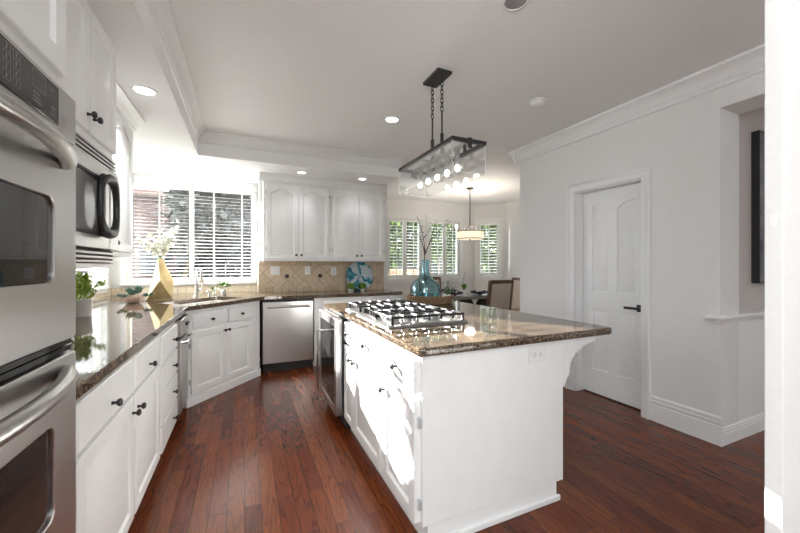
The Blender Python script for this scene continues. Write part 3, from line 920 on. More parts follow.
MB().box(0.024, 0.818, -0.02, 0, 0.603, 0.617).box(0.024, 0.818, -0.02, 0, 0.621, 0.634).build('vent', 'blackglass', ov)
cpn = MB().box(0.024, 0.818, -0.03, 0, 1.195, 1.325).build('control_panel', 'steel', ov, 0.003)
pn, _h = ring_front(MB(), 0.13, 0.705, 1.212, 1.315, 0.132, 0.703, 1.214, 1.313, -0.032, -0.030, 0.006)
MB().box(0.13, 0.705, -0.034, -0.03, 1.212, 1.312).build('touch_panel', 'blackglass', cpn, 0.002)
lg = MB()
for i in range(3):
    for j in range(4):
        x, z = 0.445 + i * 0.034, 1.232 + j * 0.020
        lg.box(x, x + 0.004, -0.0348, -0.034, z, z + 0.008)
        x0, z0 = x - 0.010, z - 0.004
        for b in ((x0, x0 + 0.026, z0, z0 + 0.0007), (x0, x0 + 0.026, z0 + 0.0155, z0 + 0.0162), (x0, x0 + 0.0008, z0, z0 + 0.016), (x0 + 0.025, x0 + 0.026, z0, z0 + 0.016)):
            lg.box(b[0], b[1], -0.0346, -0.034, b[2], b[3])
lg.build('keypad_marks', 'legend', cpn)
lg = MB()
for b in ((0.575, 0.635, 1.262, 1.263), (0.575, 0.635, 1.302, 1.303), (0.575, 0.576, 1.262, 1.303), (0.634, 0.635, 1.262, 1.303)):
    lg.box(b[0], b[1], -0.0346, -0.034, b[2], b[3])
lg.build('display_outline', 'legend', cpn)
for b in ((0.58, 0.61, 1.249, 1.252), (0.58, 0.615, 1.238, 1.240), (0.58, 0.62, 1.229, 1.232), (0.66, 0.675, 1.29, 1.292), (0.662, 0.69, 1.246, 1.248), (0.662, 0.688, 1.238, 1.240), (0.662, 0.685, 1.230, 1.232)):
    MB().box(b[0], b[1], -0.0346, -0.034, b[2], b[3]).build('menu_mark', 'legend', cpn)

MY = 1.56
mu = cab_root('white wall cabinet with double doors above the microwave', (-0.63, MY, 0), R(90), GU, 'wall_cabinet')
MB().box(-0.21, 0.0, 0.02, 0.9, 1.27, 2.438).box(0.0, 0.02, 0, 0.9, 1.27, 2.438).box(0.70, 0.722, 0, 0.9, 1.27, 2.438).box(0.02, 0.70, 0, 0.9, 1.825, 2.438).box(0.02, 0.70, 0, 0.9, 1.27, 1.29).build('carcass', 'cab', mu, 0.002)
for a, b, kx in ((0.02, 0.363, 0.335), (0.369, 0.708, 0.40)):
    d = raised(MB(), a, b, 1.86, 2.40, stile=0.055).build('door', 'cab', mu)
    knob(d, kx, 1.925)
mw = thing('microwave_oven', 'built-in stainless microwave with black oval handle', 'microwave', (-0.63, MY, 1.292), R(90))
MB().box(0.025, 0.695, 0.0, 0.45, 0.005, 0.525).build('body', 'slot', mw)
for nm, z0, z1 in (('top_vent', 0.455, 0.528), ('bottom_vent', 0.002, 0.060)):
    v = MB().box(0.022, 0.698, -0.006, 0, z0, z1)
    k_ = 4 if z0 > 0.2 else 3
    h = (z1 - z0) / k_
    for i in range(k_):
        v.box(0.022, 0.698, -0.022, -0.006, z0 + h * i + 0.001, z0 + h * i + h * 0.5)
    v2 = v.build(nm, 'steel', mw)
    s = MB()
    for i in range(k_):
        s.box(0.03, 0.69, -0.0085, -0.006, z0 + h * i + h * 0.5, z0 + h * i + h)
    s.build('slots', 'slot', v2)
mb, hole_ = ring_front(MB(), 0.022, 0.56, 0.066, 0.45, 0.06, 0.50, 0.13, 0.385, -0.03, 0, 0.006)
d = mb.build('door', 'steel', mw, 0.002)
ob, _h = ring_front(MB(), 0.052, 0.508, 0.122, 0.393, 0.066, 0.494, 0.136, 0.379, -0.032, -0.029, 0.006)
ob.build('window_border', 'slot', d)
MB().loft([[(a, -0.024, b) for a, b in hole_], [(a, -0.004, b) for a, b in hole_]]).build('window', 'mwglass', d)
cpn = MB().box(0.563, 0.698, -0.03, 0, 0.066, 0.45).build('control_panel', 'steel', mw, 0.002)
MB().box(0.575, 0.69, -0.032, -0.03, 0.10, 0.42).build('keypad', 'steel', cpn, 0.001)
oc, ow, oh = 0.462, 0.105, 0.128
oval = []
for i in range(36):
    a = 2 * PI * i / 36
    ca, sa = math.cos(a), math.sin(a)
    oval.append((oc + ow * (abs(ca) ** 0.75) * (1 if ca > 0 else -1), -0.058, 0.262 + oh * (abs(sa) ** 0.75) * (1 if sa > 0 else -1)))
hm = MB().tube(oval, [0.014 + 0.009 * abs(math.sin(2 * PI * i / 36)) ** 3 for i in range(36)], 10, closed=True)
hm.box(oc - 0.02, oc + 0.02, -0.055, -0.03, 0.382, 0.402).box(oc - 0.02, oc + 0.02, -0.055, -0.03, 0.122, 0.142)
hm.build('handle', 'black', mw)

cu = cab_root('white wall cabinet with single door between microwave and sink window', (-0.80, 2.29, 0), R(90), GU, 'wall_cabinet')
MB().box(0, 1.03, 0, 0.72, 1.345, 2.438).build('carcass', 'cab', cu, 0.002)
for a, b in ((0.03, 0.50), (0.52, 0.99)):
    d = raised(MB(), a, b, 1.375, 2.32, rise=0.06).build('door', 'cab', cu)
    knob(d, b - 0.03 if a < 0.3 else a + 0.03, 1.43)
cpr = crown_prof(0.7)
MB().prism([(-a, 2.438 + b) for a, b in cpr], 'x', 0, 1.09).build('crown', 'cab', cu)

# ---------------------------------------------------------------- island
isl = cab_root('white kitchen island cabinet carrying the granite top and cooktop', (0.73, 3.335, 0), R(-90), None, 'kitchen_island', 'island')
L = 3.335 - 1.385
X = lambda y: 3.335 - y                                 # world y -> local x
MB().box(X(2.635), L, 0, 0.875, 0.10, 0.872).box(0, X(2.635), 0.56, 0.875, 0.0, 0.872).box(0, 0.02, 0.0, 0.56, 0, 0.872).build('carcass', 'cab', isl, 0.002)
MB().box(X(2.635), L - 0.005, 0.03, 0.83, 0.0, 0.10).build('toe_kick', 'cab', isl)
bt = MB().box(L - 0.006, L + 0.010, 0.025, 0.845, 0.0, 0.028).build('base_trim', 'cab', isl, 0.003)
for y1, y0, kn in ((2.615, 2.36, 'far'), (2.335, 1.835, 'far'), (1.80, 1.405, 'far')):
    a, b = X(y1), X(y0)
    d = slab(MB(), a, b, 0.70, 0.848, th=0.032).build('drawer', 'cab', isl)
    knob(d, (a + b) / 2, 0.775, -0.032)
for y1, y0, ky in ((2.615, 2.375, 2.405), (2.355, 1.835, 2.325), (1.80, 1.405, 1.77)):
    a, b = X(y1), X(y0)
    d = raised(MB(), a, b, 0.115, 0.675, groove=0.013, th=0.032, stile=0.055 if y1 - y0 > 0.3 else 0.045).build('door', 'cab', isl)
    knob(d, X(ky), 0.605, -0.032)
    if y0 < 1.5:
        hinge(d, b + 0.008, 0.57, -0.012); hinge(d, b + 0.008, 0.20, -0.012)
# corbels under the overhang (local y is world +x)
for lx in (L - 0.045, 0.01):
    prof = [(0.875, 0.872), (1.14, 0.872), (1.14, 0.845), (1.08, 0.835), (1.02, 0.815), (0.965, 0.78), (0.935, 0.74), (0.925, 0.70), (0.922, 0.672), (0.905, 0.655), (0.895, 0.63), (0.875, 0.61)]
    MB().prism(prof, 'x', lx, lx + 0.045).build('corbel', 'cab', isl)
io = thing('wall_outlet', 'white horizontal outlet on the island end panel', 'outlet', (1.41, 1.384, 0.812), 0, 'white outlet and switch plates')
def outlet_h(r):
    MB().box(-0.06, 0.06, -0.006, 0, -0.04, 0.04).build('plate', 'white_plastic', r, 0.003)
    MB().box(-0.035, 0.035, -0.0085, -0.006, -0.017, 0.017).build('receptacle', 'white_plastic', r, 0.002)
    s = MB()
    for cx in (-0.019, 0.019):
        s.box(cx - 0.006, cx - 0.004, -0.0092, -0.0085, -0.008, 0.0).box(cx + 0.004, cx + 0.006, -0.0092, -0.0085, -0.008, 0.0).box(cx - 0.002, cx + 0.002, -0.0092, -0.0085, 0.005, 0.009)
    s.build('slots', 'slot', r)
outlet_h(io)
itop = filled([(0.70, 1.355), (1.95, 1.355), (1.985, 1.365), (2.0, 1.40), (2.0, 3.30), (1.985, 3.335), (1.95, 3.35), (0.70, 3.35)], [], 0.874, 0.914)
tag(itop.build('island_countertop', 'granite', bevel=0.012, seg=3), 'brown speckled granite island top carrying the cooktop', 'countertop')

wf = thing('beverage_cooler', 'stainless glass-door beverage cooler in the far end of the island', 'cooler', (0.70, 3.31, 0), R(-90))
MB().box(0.0, 0.66, 0.0, 0.55, 0.09, 0.868).box(0.03, 0.64, 0.03, 0.5, 0.0, 0.09).build('body', 'slot', wf)
mb, hole_ = ring_front(MB(), 0.005, 0.655, 0.11, 0.865, 0.06, 0.60, 0.17, 0.80, -0.055, -0.002, 0.006)
d = mb.build('door', 'steel', wf, 0.003)
MB().loft([[(a, -0.05, b) for a, b in hole_], [(a, -0.012, b) for a, b in hole_]]).build('window', 'ovenglass', d)
MB().tube([(0.30, -0.05, 0.72), (0.30, -0.13, 0.72), (0.30, -0.13, 0.13), (0.30, -0.05, 0.13)], 0.011, 10).build('handle', 'chrome', d)

# cooktop
ck = thing('gas_cooktop', 'stainless gas cooktop with black grates on the island', 'cooktop', (1.035, 2.33, 0.9145))
w_, l_ = 0.278, 0.47
MB().loft([[(sx * (w_ - e), sy * (l_ - e), z) for sx, sy in ((-1, -1), (1, -1), (1, 1), (-1, 1))] for e, z in ((0, 0), (0, 0.006), (0.012, 0.014), (0.03, 0.016))]).build('tray', 'steel', ck)
for bx, by, br in ((0.10, -0.31, 0.042), (-0.09, -0.31, 0.036), (0.03, 0.0, 0.055), (0.10, 0.31, 0.042), (-0.09, 0.31, 0.036)):
    b = MB().lathe([(br * 1.25, 0.014), (br * 1.2, 0.022), (br, 0.024), (br, 0.034)], (bx, by, 0)).build('burner', 'nickel', ck)
    MB().lathe([(br * 0.95, 0.034), (br * 0.95, 0.042), (br * 0.7, 0.045)], (bx, by, 0)).build('burner_cap', 'iron', b)
for gy0, gy1 in ((-0.455, -0.16), (-0.15, 0.15), (0.16, 0.455)):
    g = MB()
    x0, x1 = (-0.215 if gy0 > -0.2 and gy1 < 0.2 else -0.25), 0.255
    if gy0 > -0.2 and gy1 < 0.2:
        x0 = -0.16
    t = 0.0065
    zt = 0.064
    for yy in (gy0 + t, gy1 - t):
        g.box(x0, x1, yy - t, yy + t, zt - 0.014, zt)
    for xx in (x0 + t, x1 - t, (x0 + x1) / 2):
        g.box(xx - t, xx + t, gy0, gy1, zt - 0.014, zt)
    cy = (gy0 + gy1) / 2
    g.box(x0, x1, cy - t, cy + t, zt - 0.010, zt + 0.004)
    for k_ in range(1, 6):                              # upright fingers with turned-down feet along both long sides
        xx = x0 + (x1 - x0) * k_ / 6
        for yy, s_ in ((gy0, 1), (gy1, -1)):
            g.box(xx - 0.005, xx + 0.005, min(yy, yy + s_ * 0.09), max(yy, yy + s_ * 0.09), zt - 0.008, zt + 0.006)
            g.box(xx - 0.005, xx + 0.005, yy - 0.004, yy + 0.010, 0.030, zt)
    for xx in (x0 + t, x1 - t):
        for yy in (gy0 + t, gy1 - t):
            g.box(xx - 0.008, xx + 0.008, yy - 0.008, yy + 0.008, 0.013, zt)
    g.build('grate', 'iron', ck, 0.002)
for i in range(5):
    MB().lathe([(0.020, 0.015), (0.020, 0.020), (0.016, 0.022), (0.015, 0.045), (0.012, 0.048)], (-0.212, -0.12 + 0.06 * i, 0)).build('knob', 'black', ck)

# ---------------------------------------------------------------- lights
def downlight(label, x, y, z, lit=True, r=0.06, w=14):
    o = thing('recessed_light', label, 'light', (x, y, z), 0, 'recessed ceiling lights')
    MB().lathe([(r * 1.25, -0.0005), (r * 1.22, -0.006), (r * 0.98, -0.008), (r * 0.95, -0.003)], (0, 0, 0), n=28, cap=False).build('trim_ring', 'white_plastic', o)
    MB().lathe([(r * 0.96, -0.0005), (r * 0.96, -0.004)], (0, 0, 0), n=28).build('lens', 'lens' if lit else 'lens_off', o)
    if lit:
        l = lamp('spot', 'SPOT', (0, 0, -0.02), (0, 0, 0), w, (0.98, 0.98, 1.0), spot_size=R(110), spot_blend=0.6, shadow_soft_size=0.05)
        l.parent = o
    return o
downlight('lit recessed light in the soffit by the tall wall cabinet', -0.605, 2.79, 2.44)
downlight('lit recessed light in the soffit in front of the sink window', -0.72, 4.437, 2.44)
downlight('lit recessed light above the back wall cabinets, left one', 0.65, 4.45, 2.44, r=0.05, w=2.0)
downlight('lit recessed light above the back wall cabinets, right one', 1.44, 4.45, 2.44, r=0.05, w=2.0)
downlight('lit recessed light in the high ceiling left of the island pendant', 1.29, 3.07, CZ)
downlight('unlit recessed light cut by the top edge of the photo', 1.31, 1.43, CZ, False)
sm = thing('smoke_detector', 'round white smoke detector on the ceiling right of the pendant', 'smoke detector', (2.28, 2.225, CZ))
MB().lathe([(0.065, 0), (0.065, -0.012), (0.058, -0.016)], n=28).build('base', 'white_plastic', sm)
MB().lathe([(0.055, -0.016), (0.052, -0.034), (0.040, -0.042), (0.012, -0.044)], n=28).build('cover', 'white_plastic', sm)

PX, PY = 1.306, 2.246
pl = thing('island_pendant', 'black linear pendant with clear glass box and five bulbs over island', 'pendant light', (PX, PY, CZ))
MB().box(-0.06, 0.06, -0.112, 0.112, -0.022, 0).build('canopy', 'black', pl, 0.003)
zt, zb = 2.085 - CZ, 1.872 - CZ
hx, hy = 0.132, 0.41
for sy in (-1, 1):
    yy = sy * 0.07
    lk = MB()
    z = -0.022
    lk.cyl((0, yy, z), (0, yy, z - 0.02), 0.006)
    for i in range(8):
        zc = -0.055 - i * 0.030
        pts = [(0.011 * math.cos(a) if i % 2 else 0, yy + (0 if i % 2 else 0.011 * math.cos(a)), zc + 0.021 * math.sin(a)) for a in [2 * PI * j / 12 for j in range(12)]]
        lk.tube(pts, 0.0033, 6, closed=True)
    lk.build('chain', 'black', pl)
    MB().cyl((0, yy, -0.28), (0, yy, zt + 0.15), 0.006).cyl((0, yy, zt + 0.15), (0, yy, zt - 0.0), 0.0125).build('rod', 'black', pl)
fm = MB()
e = 0.011
fm.box(-hx, -hx + 2 * e, -hy, hy, zt - 0.024, zt).box(hx - 2 * e, hx, -hy, hy, zt - 0.024, zt)
fm.box(-hx, hx, -hy, -hy + 2 * e, zt - 0.024, zt).box(-hx, hx, hy - 2 * e, hy, zt - 0.024, zt)
fm.build('frame', 'black', pl, 0.002)
fm = MB().box(-0.018, 0.018, -hy + 2 * e, hy - 2 * e, zt - 0.022, zt - 0.006)
for q in (-0.07, 0.07):
    fm.box(-hx + 2 * e, hx - 2 * e, q - 0.012, q + 0.012, zt - 0.02, zt - 0.008)
fm.build('crossbar', 'nickel', pl, 0.002)
for sy in (-1, 1):
    MB().box(-0.014, 0.014, sy * (hy + 0.003) - 0.004, sy * (hy + 0.003) + 0.004, zt - 0.06, zt + 0.006).build('clip', 'black', pl, 0.002)
    MB().box(-0.008, 0.008, sy * (hy - 0.055) - 0.008, sy * (hy - 0.055) + 0.008, zt - 0.085, zt - 0.02).build('bracket', 'black', pl, 0.002)
gb = MB()
g_ = 0.004
gb.box(-hx + 0.004, -hx + 0.004 + g_, -hy + 0.004, hy - 0.004, zb, zt - 0.024).box(hx - 0.004 - g_, hx - 0.004, -hy + 0.004, hy - 0.004, zb, zt - 0.024)
gb.box(-hx + 0.004 + g_, hx - 0.004 - g_, -hy + 0.004, -hy + 0.004 + g_, zb, zt - 0.024).box(-hx + 0.004 + g_, hx - 0.004 - g_, hy - 0.004 - g_, hy - 0.004, zb, zt - 0.024)
gb.build('glass_box', 'pglass', pl)
ed = MB()                                               # ground, bright edges of the glass sheets
for sx in (-1, 1):
    ed.box(sx * (hx - 0.006) - 0.003, sx * (hx - 0.006) + 0.003, -hy + 0.004, hy - 0.004, zb - 0.003, zb)
    for sy in (-1, 1):
        ed.box(sx * (hx - 0.006) - 0.002, sx * (hx - 0.006) + 0.002, sy * (hy - 0.006) - 0.002, sy * (hy - 0.006) + 0.002, zb, zt - 0.024)
for sy in (-1, 1):
    ed.box(-hx + 0.009, hx - 0.009, sy * (hy - 0.006) - 0.003, sy * (hy - 0.006) + 0.003, zb - 0.003, zb)
ed.build('glass_edge', 'ceramic', pl)
for i in range(5):
    yy = -0.27 + 0.135 * i
    s = MB().cyl((0, yy, zt - 0.022), (0, yy, zt - 0.095), 0.017).build('socket', 'nickel', pl)
    b = MB().lathe([(0.013, zt - 0.095), (0.014, zt - 0.110), (0.024, zt - 0.125), (0.034, zt - 0.146), (0.036, zt - 0.160), (0.030, zt - 0.178), (0.016, zt - 0.190), (0.001, zt - 0.193)], (0, yy, 0), n=18).build('bulb', 'bulbglass', s)
    MB().ball((0, yy, zt - 0.152), 0.019, 10, 1.25).build('filament', 'bulb', b)
    l = lamp('bulb_light', 'POINT', (0, yy, zt - 0.152), (0, 0, 0), 6.8, (0.97, 0.98, 1.0), shadow_soft_size=0.012)
    l.parent = pl

NX, NYY = 3.72, 5.222
np_ = thing('drum_pendant', 'drum shade pendant on a long rod over the dining table', 'pendant light', (NX, NYY, CZ))
MB().lathe([(0.065, 0), (0.065, -0.02), (0.02, -0.03)]).build('canopy', 'bronze', np_)
MB().cyl((0, 0, -0.02), (0, 0, -0.72), 0.009).build('rod', 'bronze', np_)
zs = 1.895 - CZ
ym = MB()
for a in (0, PI / 2, PI, 3 * PI / 2):
    ca, sa = math.cos(a + 0.42), math.sin(a + 0.42)
    ym.tube([(0.01 * ca, 0.01 * sa, zs + 0.11), (0.07 * ca, 0.07 * sa, zs + 0.10), (0.14 * ca, 0.14 * sa, zs + 0.045), (0.175 * ca, 0.175 * sa, zs + 0.0)], 0.006)
ym.build('yoke', 'bronze', np_)
dm = MB().lathe([(0.24, zs), (0.24, zs - 0.14), (0.236, zs - 0.14), (0.236, zs)], n=36, cap=False)
dm.build('drum_shade', 'shade', np_)
MB().lathe([(0.236, zs - 0.135), (0.236, zs - 0.139)], n=36).build('diffuser', 'shade', np_)
MB().lathe([(0.244, zs + 0.004), (0.244, zs - 0.010), (0.238, zs - 0.010), (0.238, zs + 0.004)], n=36, cap=False).lathe([(0.244, zs - 0.128), (0.244, zs - 0.142), (0.238, zs - 0.142), (0.238, zs - 0.128)], n=36, cap=False).build('band', 'bronze', np_)
MB().lathe([(0.012, zs - 0.139), (0.016, zs - 0.15), (0.004, zs - 0.165)]).build('finial', 'bronze', np_)
l = lamp('shade_light', 'POINT', (0, 0, zs - 0.07), (0, 0, 0), 13, (1, 0.95, 0.88), shadow_soft_size=0.12)
l.parent = np_

# ---------------------------------------------------------------- wall plates, painting
def plate(label, x, z, w, kind, gang=1):
    o = thing('wall_switch' if kind == 's' else 'wall_outlet', label, 'switch' if kind == 's' else 'outlet', (x, 5.038, z), 0, 'white outlet and switch plates')
    MB().box(-w / 2, w / 2, -0.006, 0, -0.058, 0.058).build('plate', 'white_plastic', o, 0.003)
    for i in range(gang):
        cx = (i - (gang - 1) / 2) * 0.046
        MB().box(cx - 0.016, cx + 0.016, -0.009, -0.006, -0.033, 0.033).build('rocker' if kind == 's' else 'receptacle', 'white_plastic', o, 0.002)
        if kind == 'o':
            MB().box(cx - 0.007, cx - 0.004, -0.0095, -0.009, 0.010, 0.02).box(cx + 0.004, cx + 0.007, -0.0095, -0.009, 0.010, 0.02).box(cx - 0.007, cx - 0.004, -0.0095, -0.009, -0.02, -0.010).box(cx + 0.004, cx + 0.007, -0.0095, -0.009, -0.02, -0.010).build('slots', 'slot', o)
plate('double white switch plate on the backsplash, nearest the sink window', 0.385, 1.21, 0.12, 's', 2)
plate('white outlet on the backsplash between the two dark tiles', 0.818, 1.21, 0.075, 'o')
plate('white outlet on the backsplash beside the aqua plate', 1.19, 1.20, 0.075, 'o')
for lab, x in (('small dark accent tile in the backsplash, left one', 0.54), ('small dark accent tile in the backsplash, right one', 0.994)):
    tag(MB().box(x - 0.024, x + 0.024, 5.033, 5.039, 1.108, 1.156).build('accent_tile', 'bronze', None, 0.002), lab, 'tile', 'dark accent tiles')
ws = thing('wall_switch', 'white light switch on the right wall, left of the door', 'switch', (3.089, 2.90, 1.205), R(-90), 'white outlet and switch plates')
MB().box(-0.036, 0.036, -0.006, 0, -0.058, 0.058).build('plate', 'white_plastic', ws, 0.003)
MB().box(-0.016, 0.016, -0.009, -0.006, -0.033, 0.033).build('rocker', 'white_plastic', ws, 0.002)
pt = thing('canvas_painting', 'dark abstract canvas on the hall wall above the ledge', 'painting', (3.73, 1.40, 1.15))
MB().box(0, 0.75, -0.045, 0, 0, 1.19).build('canvas', 'canvas', pt, 0.003)
MB().box(-0.012, 0, -0.05, 0, -0.012, 1.202).box(0, 0.75, -0.05, 0, -0.012, 0).box(0, 0.75, -0.05, 0, 1.19, 1.202).box(0.75, 0.762, -0.05, 0, -0.012, 1.202).build('frame', 'black', pt)

# ---------------------------------------------------------------- things on the left and back worktops
TZ = 0.9142
def leaves(mb, c, n, rad, size, rr, zs_=1.0, upw=0.5, aspect=0.5):
    for _ in range(n):
        d = Vector((rr.gauss(0, 1), rr.gauss(0, 1), abs(rr.gauss(0, 1)) * zs_ + 0.05)).normalized()
        p = Vector(c) + Vector((d.x * rad, d.y * rad, d.z * rad * zs_)) * rr.uniform(0.25, 1)
        mb.leaf(p, d + Vector((rr.gauss(0, 0.5), rr.gauss(0, 0.5), upw * rr.random())), (rr.gauss(0, 0.4), rr.gauss(0, 0.4), 1), size * rr.uniform(0.7, 1.3), size * aspect * rr.uniform(0.7, 1.2))
    return mb
rr = random.Random(11)
pp = thing('potted_plant', 'bushy lime green plant in white pot beside the oven tower', 'plant', (-1.06, 3.20, TZ))
MB().lathe([(0.048, 0), (0.052, 0.004), (0.062, 0.115), (0.064, 0.122), (0.056, 0.122), (0.05, 0.10), (0.001, 0.10)], n=28).build('pot', 'ceramic', pp)
mb = MB()
leaves(mb, (0, 0, 0.115), 620, 0.088, 0.034, rr, 2.1, 0.8, 0.4)
for _ in range(5):
    a = rr.uniform(-0.6, 0.9)
    mb.tube([(0, 0, 0.15), (0.05, 0.03 * a, 0.20), (0.12, 0.08 * a, 0.22 + 0.03 * rr.random())], 0.002, 5)
    leaves(mb, (0.10, 0.07 * a, 0.215), 14, 0.03, 0.022, rr)
mb.build('foliage', 'limeleaf', pp)

su = thing('succulent_bowl', 'sage green succulent in a blush stoneware bowl on the corner worktop', 'plant', (-0.99, 4.17, TZ))
MB().lathe([(0.035, 0), (0.05, 0.006), (0.078, 0.035), (0.085, 0.068), (0.079, 0.068), (0.07, 0.05), (0.001, 0.05)], n=28).build('bowl', 'blush', su)
mb = MB()
for cx, cy, cz_, s in ((-0.03, 0, 0.115, 1.1), (0.04, -0.03, 0.11, 1.0), (0.03, 0.04, 0.13, 1.1), (0.0, -0.06, 0.095, 1.0), (-0.05, -0.05, 0.07, 0.8), (0.10, 0.0, 0.075, 0.8), (-0.09, 0.02, 0.07, 0.8), (0.14, 0.02, 0.085, 0.6), (-0.10, -0.05, 0.085, 0.6)):
    for k_ in range(16):
        a = k_ * 2.4
        el = 0.25 + 1.0 * (k_ / 16)
        d = Vector((math.cos(a) * math.cos(el), math.sin(a) * math.cos(el), math.sin(el)))
        mb.leaf((cx, cy, cz_ - 0.02), d, (0, 0, 1), 0.062 * s, 0.034 * s)
mb.tube([(-0.12, 0, 0.07), (0, 0, 0.06), (0.14, 0.02, 0.07)], 0.004, 6)
mb.build('leaves', 'sage', su)

# faceted gold vase : a tall pyramid standing on a cut-away triangular facet
gv = thing('geometric_vase', 'faceted gold vase shaped like a tent on the sink corner', 'vase', (-0.83, 4.50, TZ), R(14))
mb = MB()
b4 = [(-0.125, -0.07, 0), (0.095, -0.095, 0), (0.115, 0.065, 0), (-0.10, 0.09, 0)]
m5 = [(-0.125, -0.07, 0.012), (-0.012, -0.155, 0.215), (0.095, -0.095, 0.012), (0.118, -0.01, 0.205), (0.115, 0.065, 0.012), (0.0, 0.09, 0.24), (-0.10, 0.09, 0.012), (-0.072, 0.0, 0.215)]
V0 = mb._v(b4); V1 = mb._v([m5[0], m5[2], m5[4], m5[6]]); VM = mb._v([m5[1], m5[3], m5[5], m5[7]])
tp = mb._v([(-0.022, -0.022, 0.44), (0.022, -0.022, 0.44), (0.022, 0.022, 0.44), (-0.022, 0.022, 0.44)])
mb._f(V0[::-1])
for i in range(4):
    j = (i + 1) % 4
    mb._f([V0[i], V0[j], V1[j], V1[i]])
    mb._f([V1[i], V1[j], VM[i]])
    mb._f([VM[i], V1[j], VM[j]])
    mb._f([VM[i], VM[j], tp[j], tp[i]])
tq = mb._v([(-0.014, -0.014, 0.436), (0.014, -0.014, 0.436), (0.014, 0.014, 0.436), (-0.014, 0.014, 0.436)])
for i in range(4):
    mb._f([tp[i], tp[(i + 1) % 4], tq[(i + 1) % 4], tq[i]])
mb._f(tq)
mb.build('body', 'gold', gv, sharp=8)
fl = thing('flower_spray', 'spray of cream blossoms standing in the gold vase', 'flowers', (-0.83, 4.50, TZ + 0.437))
st = MB(); bl = MB()
for tx, ty, tz_, n_ in ((-0.19, 0.0, 0.24, 9), (-0.12, 0.05, 0.16, 10), (0.04, -0.05, 0.13, 9), (0.09, -0.03, 0.22, 10), (-0.05, 0.03, 0.14, 9), (-0.14, 0.02, 0.20, 9), (-0.08, -0.03, 0.27, 10), (0.0, 0.02, 0.30, 11), (0.05, -0.02, 0.26, 9), (0.13, 0.02, 0.30, 10), (0.17, 0.0, 0.40, 9), (-0.17, 0.05, 0.12, 6), (0.10, 0.04, 0.16, 8), (-0.02, -0.04, 0.17, 9)):
    mid = Vector((tx * 0.35, ty * 0.4, tz_ * 0.55)); end = Vector((tx, ty, tz_))
    P = [Vector((0, 0, -0.001 if False else 0.0)), mid, end]
    st.tube(P, [0.003, 0.0025, 0.0015], 5)
    for i in range(n_):
        t = 0.35 + 0.65 * i / (n_ - 1)
        c = (P[0] * (1 - t) ** 2 + mid * 2 * t * (1 - t) + end * t * t) + Vector((rr.gauss(0, 0.014), rr.gauss(0, 0.014), rr.gauss(0, 0.012)))
        ax = Vector((rr.gauss(0, 0.6), -0.6 + rr.gauss(0, 0.5), rr.gauss(0.3, 0.5))).normalized()
        q = ax.to_track_quat('Z', 'Y')
        for k_ in range(5):
            a = 2 * PI * k_ / 5
            bl.leaf(c, q @ Vector((math.cos(a), math.sin(a), 0.35)), ax, 0.030, 0.026)
st.build('stems', 'leaf', fl)
bl.build('blossoms', 'petal', fl)

fc = thing('kitchen_faucet', 'brushed nickel pull-down faucet behind the corner sink', 'faucet', (-0.515, 4.74, TZ), 0)
MB().lathe([(0.028, 0), (0.028, 0.006), (0.021, 0.012), (0.020, 0.10), (0.017, 0.12)]).build('base', 'nickel', fc)
pts = [(0, 0, 0.11)] + [(0.055 * 0.5 - 0.0275 * math.cos(a) if False else 0.035 * (1 - math.cos(a)) * 0.76, -0.035 * (1 - math.cos(a)) * 0.65, 0.29 + 0.045 * math.sin(a)) for a in [R(18 * i) for i in range(11)]]
MB().tube(pts, 0.0125, 10).build('spout', 'nickel', fc)
ex, ey = pts[-1][0], pts[-1][1]
MB().lathe([(0.014, 0), (0.017, -0.03), (0.019, -0.12), (0.016, -0.13)], (ex, ey, 0.29)).build('spray_head', 'nickel', fc)
MB().tube([(0.018, 0.0, 0.06), (0.05, 0.01, 0.085), (0.06, 0.012, 0.13), (0.062, 0.012, 0.19)], [0.011, 0.010, 0.009, 0.008]).build('lever', 'nickel', fc)
sp = thing('soap_dispenser', 'small nickel soap dispenser right of the faucet', 'dispenser', (-0.39, 4.80, TZ))
MB().lathe([(0.017, 0), (0.017, 0.005), (0.010, 0.010), (0.009, 0.05), (0.013, 0.052), (0.012, 0.066), (0.004, 0.068)]).build('pump', 'nickel', sp)
MB().tube([(0, 0, 0.058), (-0.015, -0.03, 0.06), (-0.022, -0.045, 0.05)], 0.005).build('nozzle', 'nickel', sp)
for lab, x, y, s, seed in (('tiny glass jar of greenery nearest the faucet', -0.345, 4.93, 0.75, 3), ('small glass jar with leafy herb right of the faucet', -0.235, 4.86, 1.15, 4)):
    j = thing('herb_jar', lab, 'plant', (x, y, TZ), 0, 'little herb jars behind the sink')
    MB().lathe([(0.022 * s, 0), (0.026 * s, 0.004), (0.027 * s, 0.045 * s), (0.02 * s, 0.055 * s), (0.023 * s, 0.066 * s), (0.019 * s, 0.066 * s), (0.016 * s, 0.054 * s), (0.022 * s, 0.044 * s), (0.021 * s, 0.008)], cap=False).build('jar', 'ceramic' if s > 1 else 'clearjar', j)
    q = random.Random(seed)
    mb = MB()
    for i in range(6):
        a = i * 1.05
        mb.tube([(0, 0, 0.01), (0.012 * math.cos(a) * s, 0.012 * math.sin(a) * s, 0.07 * s), (0.04 * math.cos(a) * s, 0.04 * math.sin(a) * s, (0.10 + 0.03 * q.random()) * s)], 0.0016, 5)
    leaves(mb, (0, 0, 0.085 * s), int(60 * s), 0.062 * s, 0.034 * s, q, 0.8, 0.4, 0.55)
    mb.build('leaves', 'leaf', j)

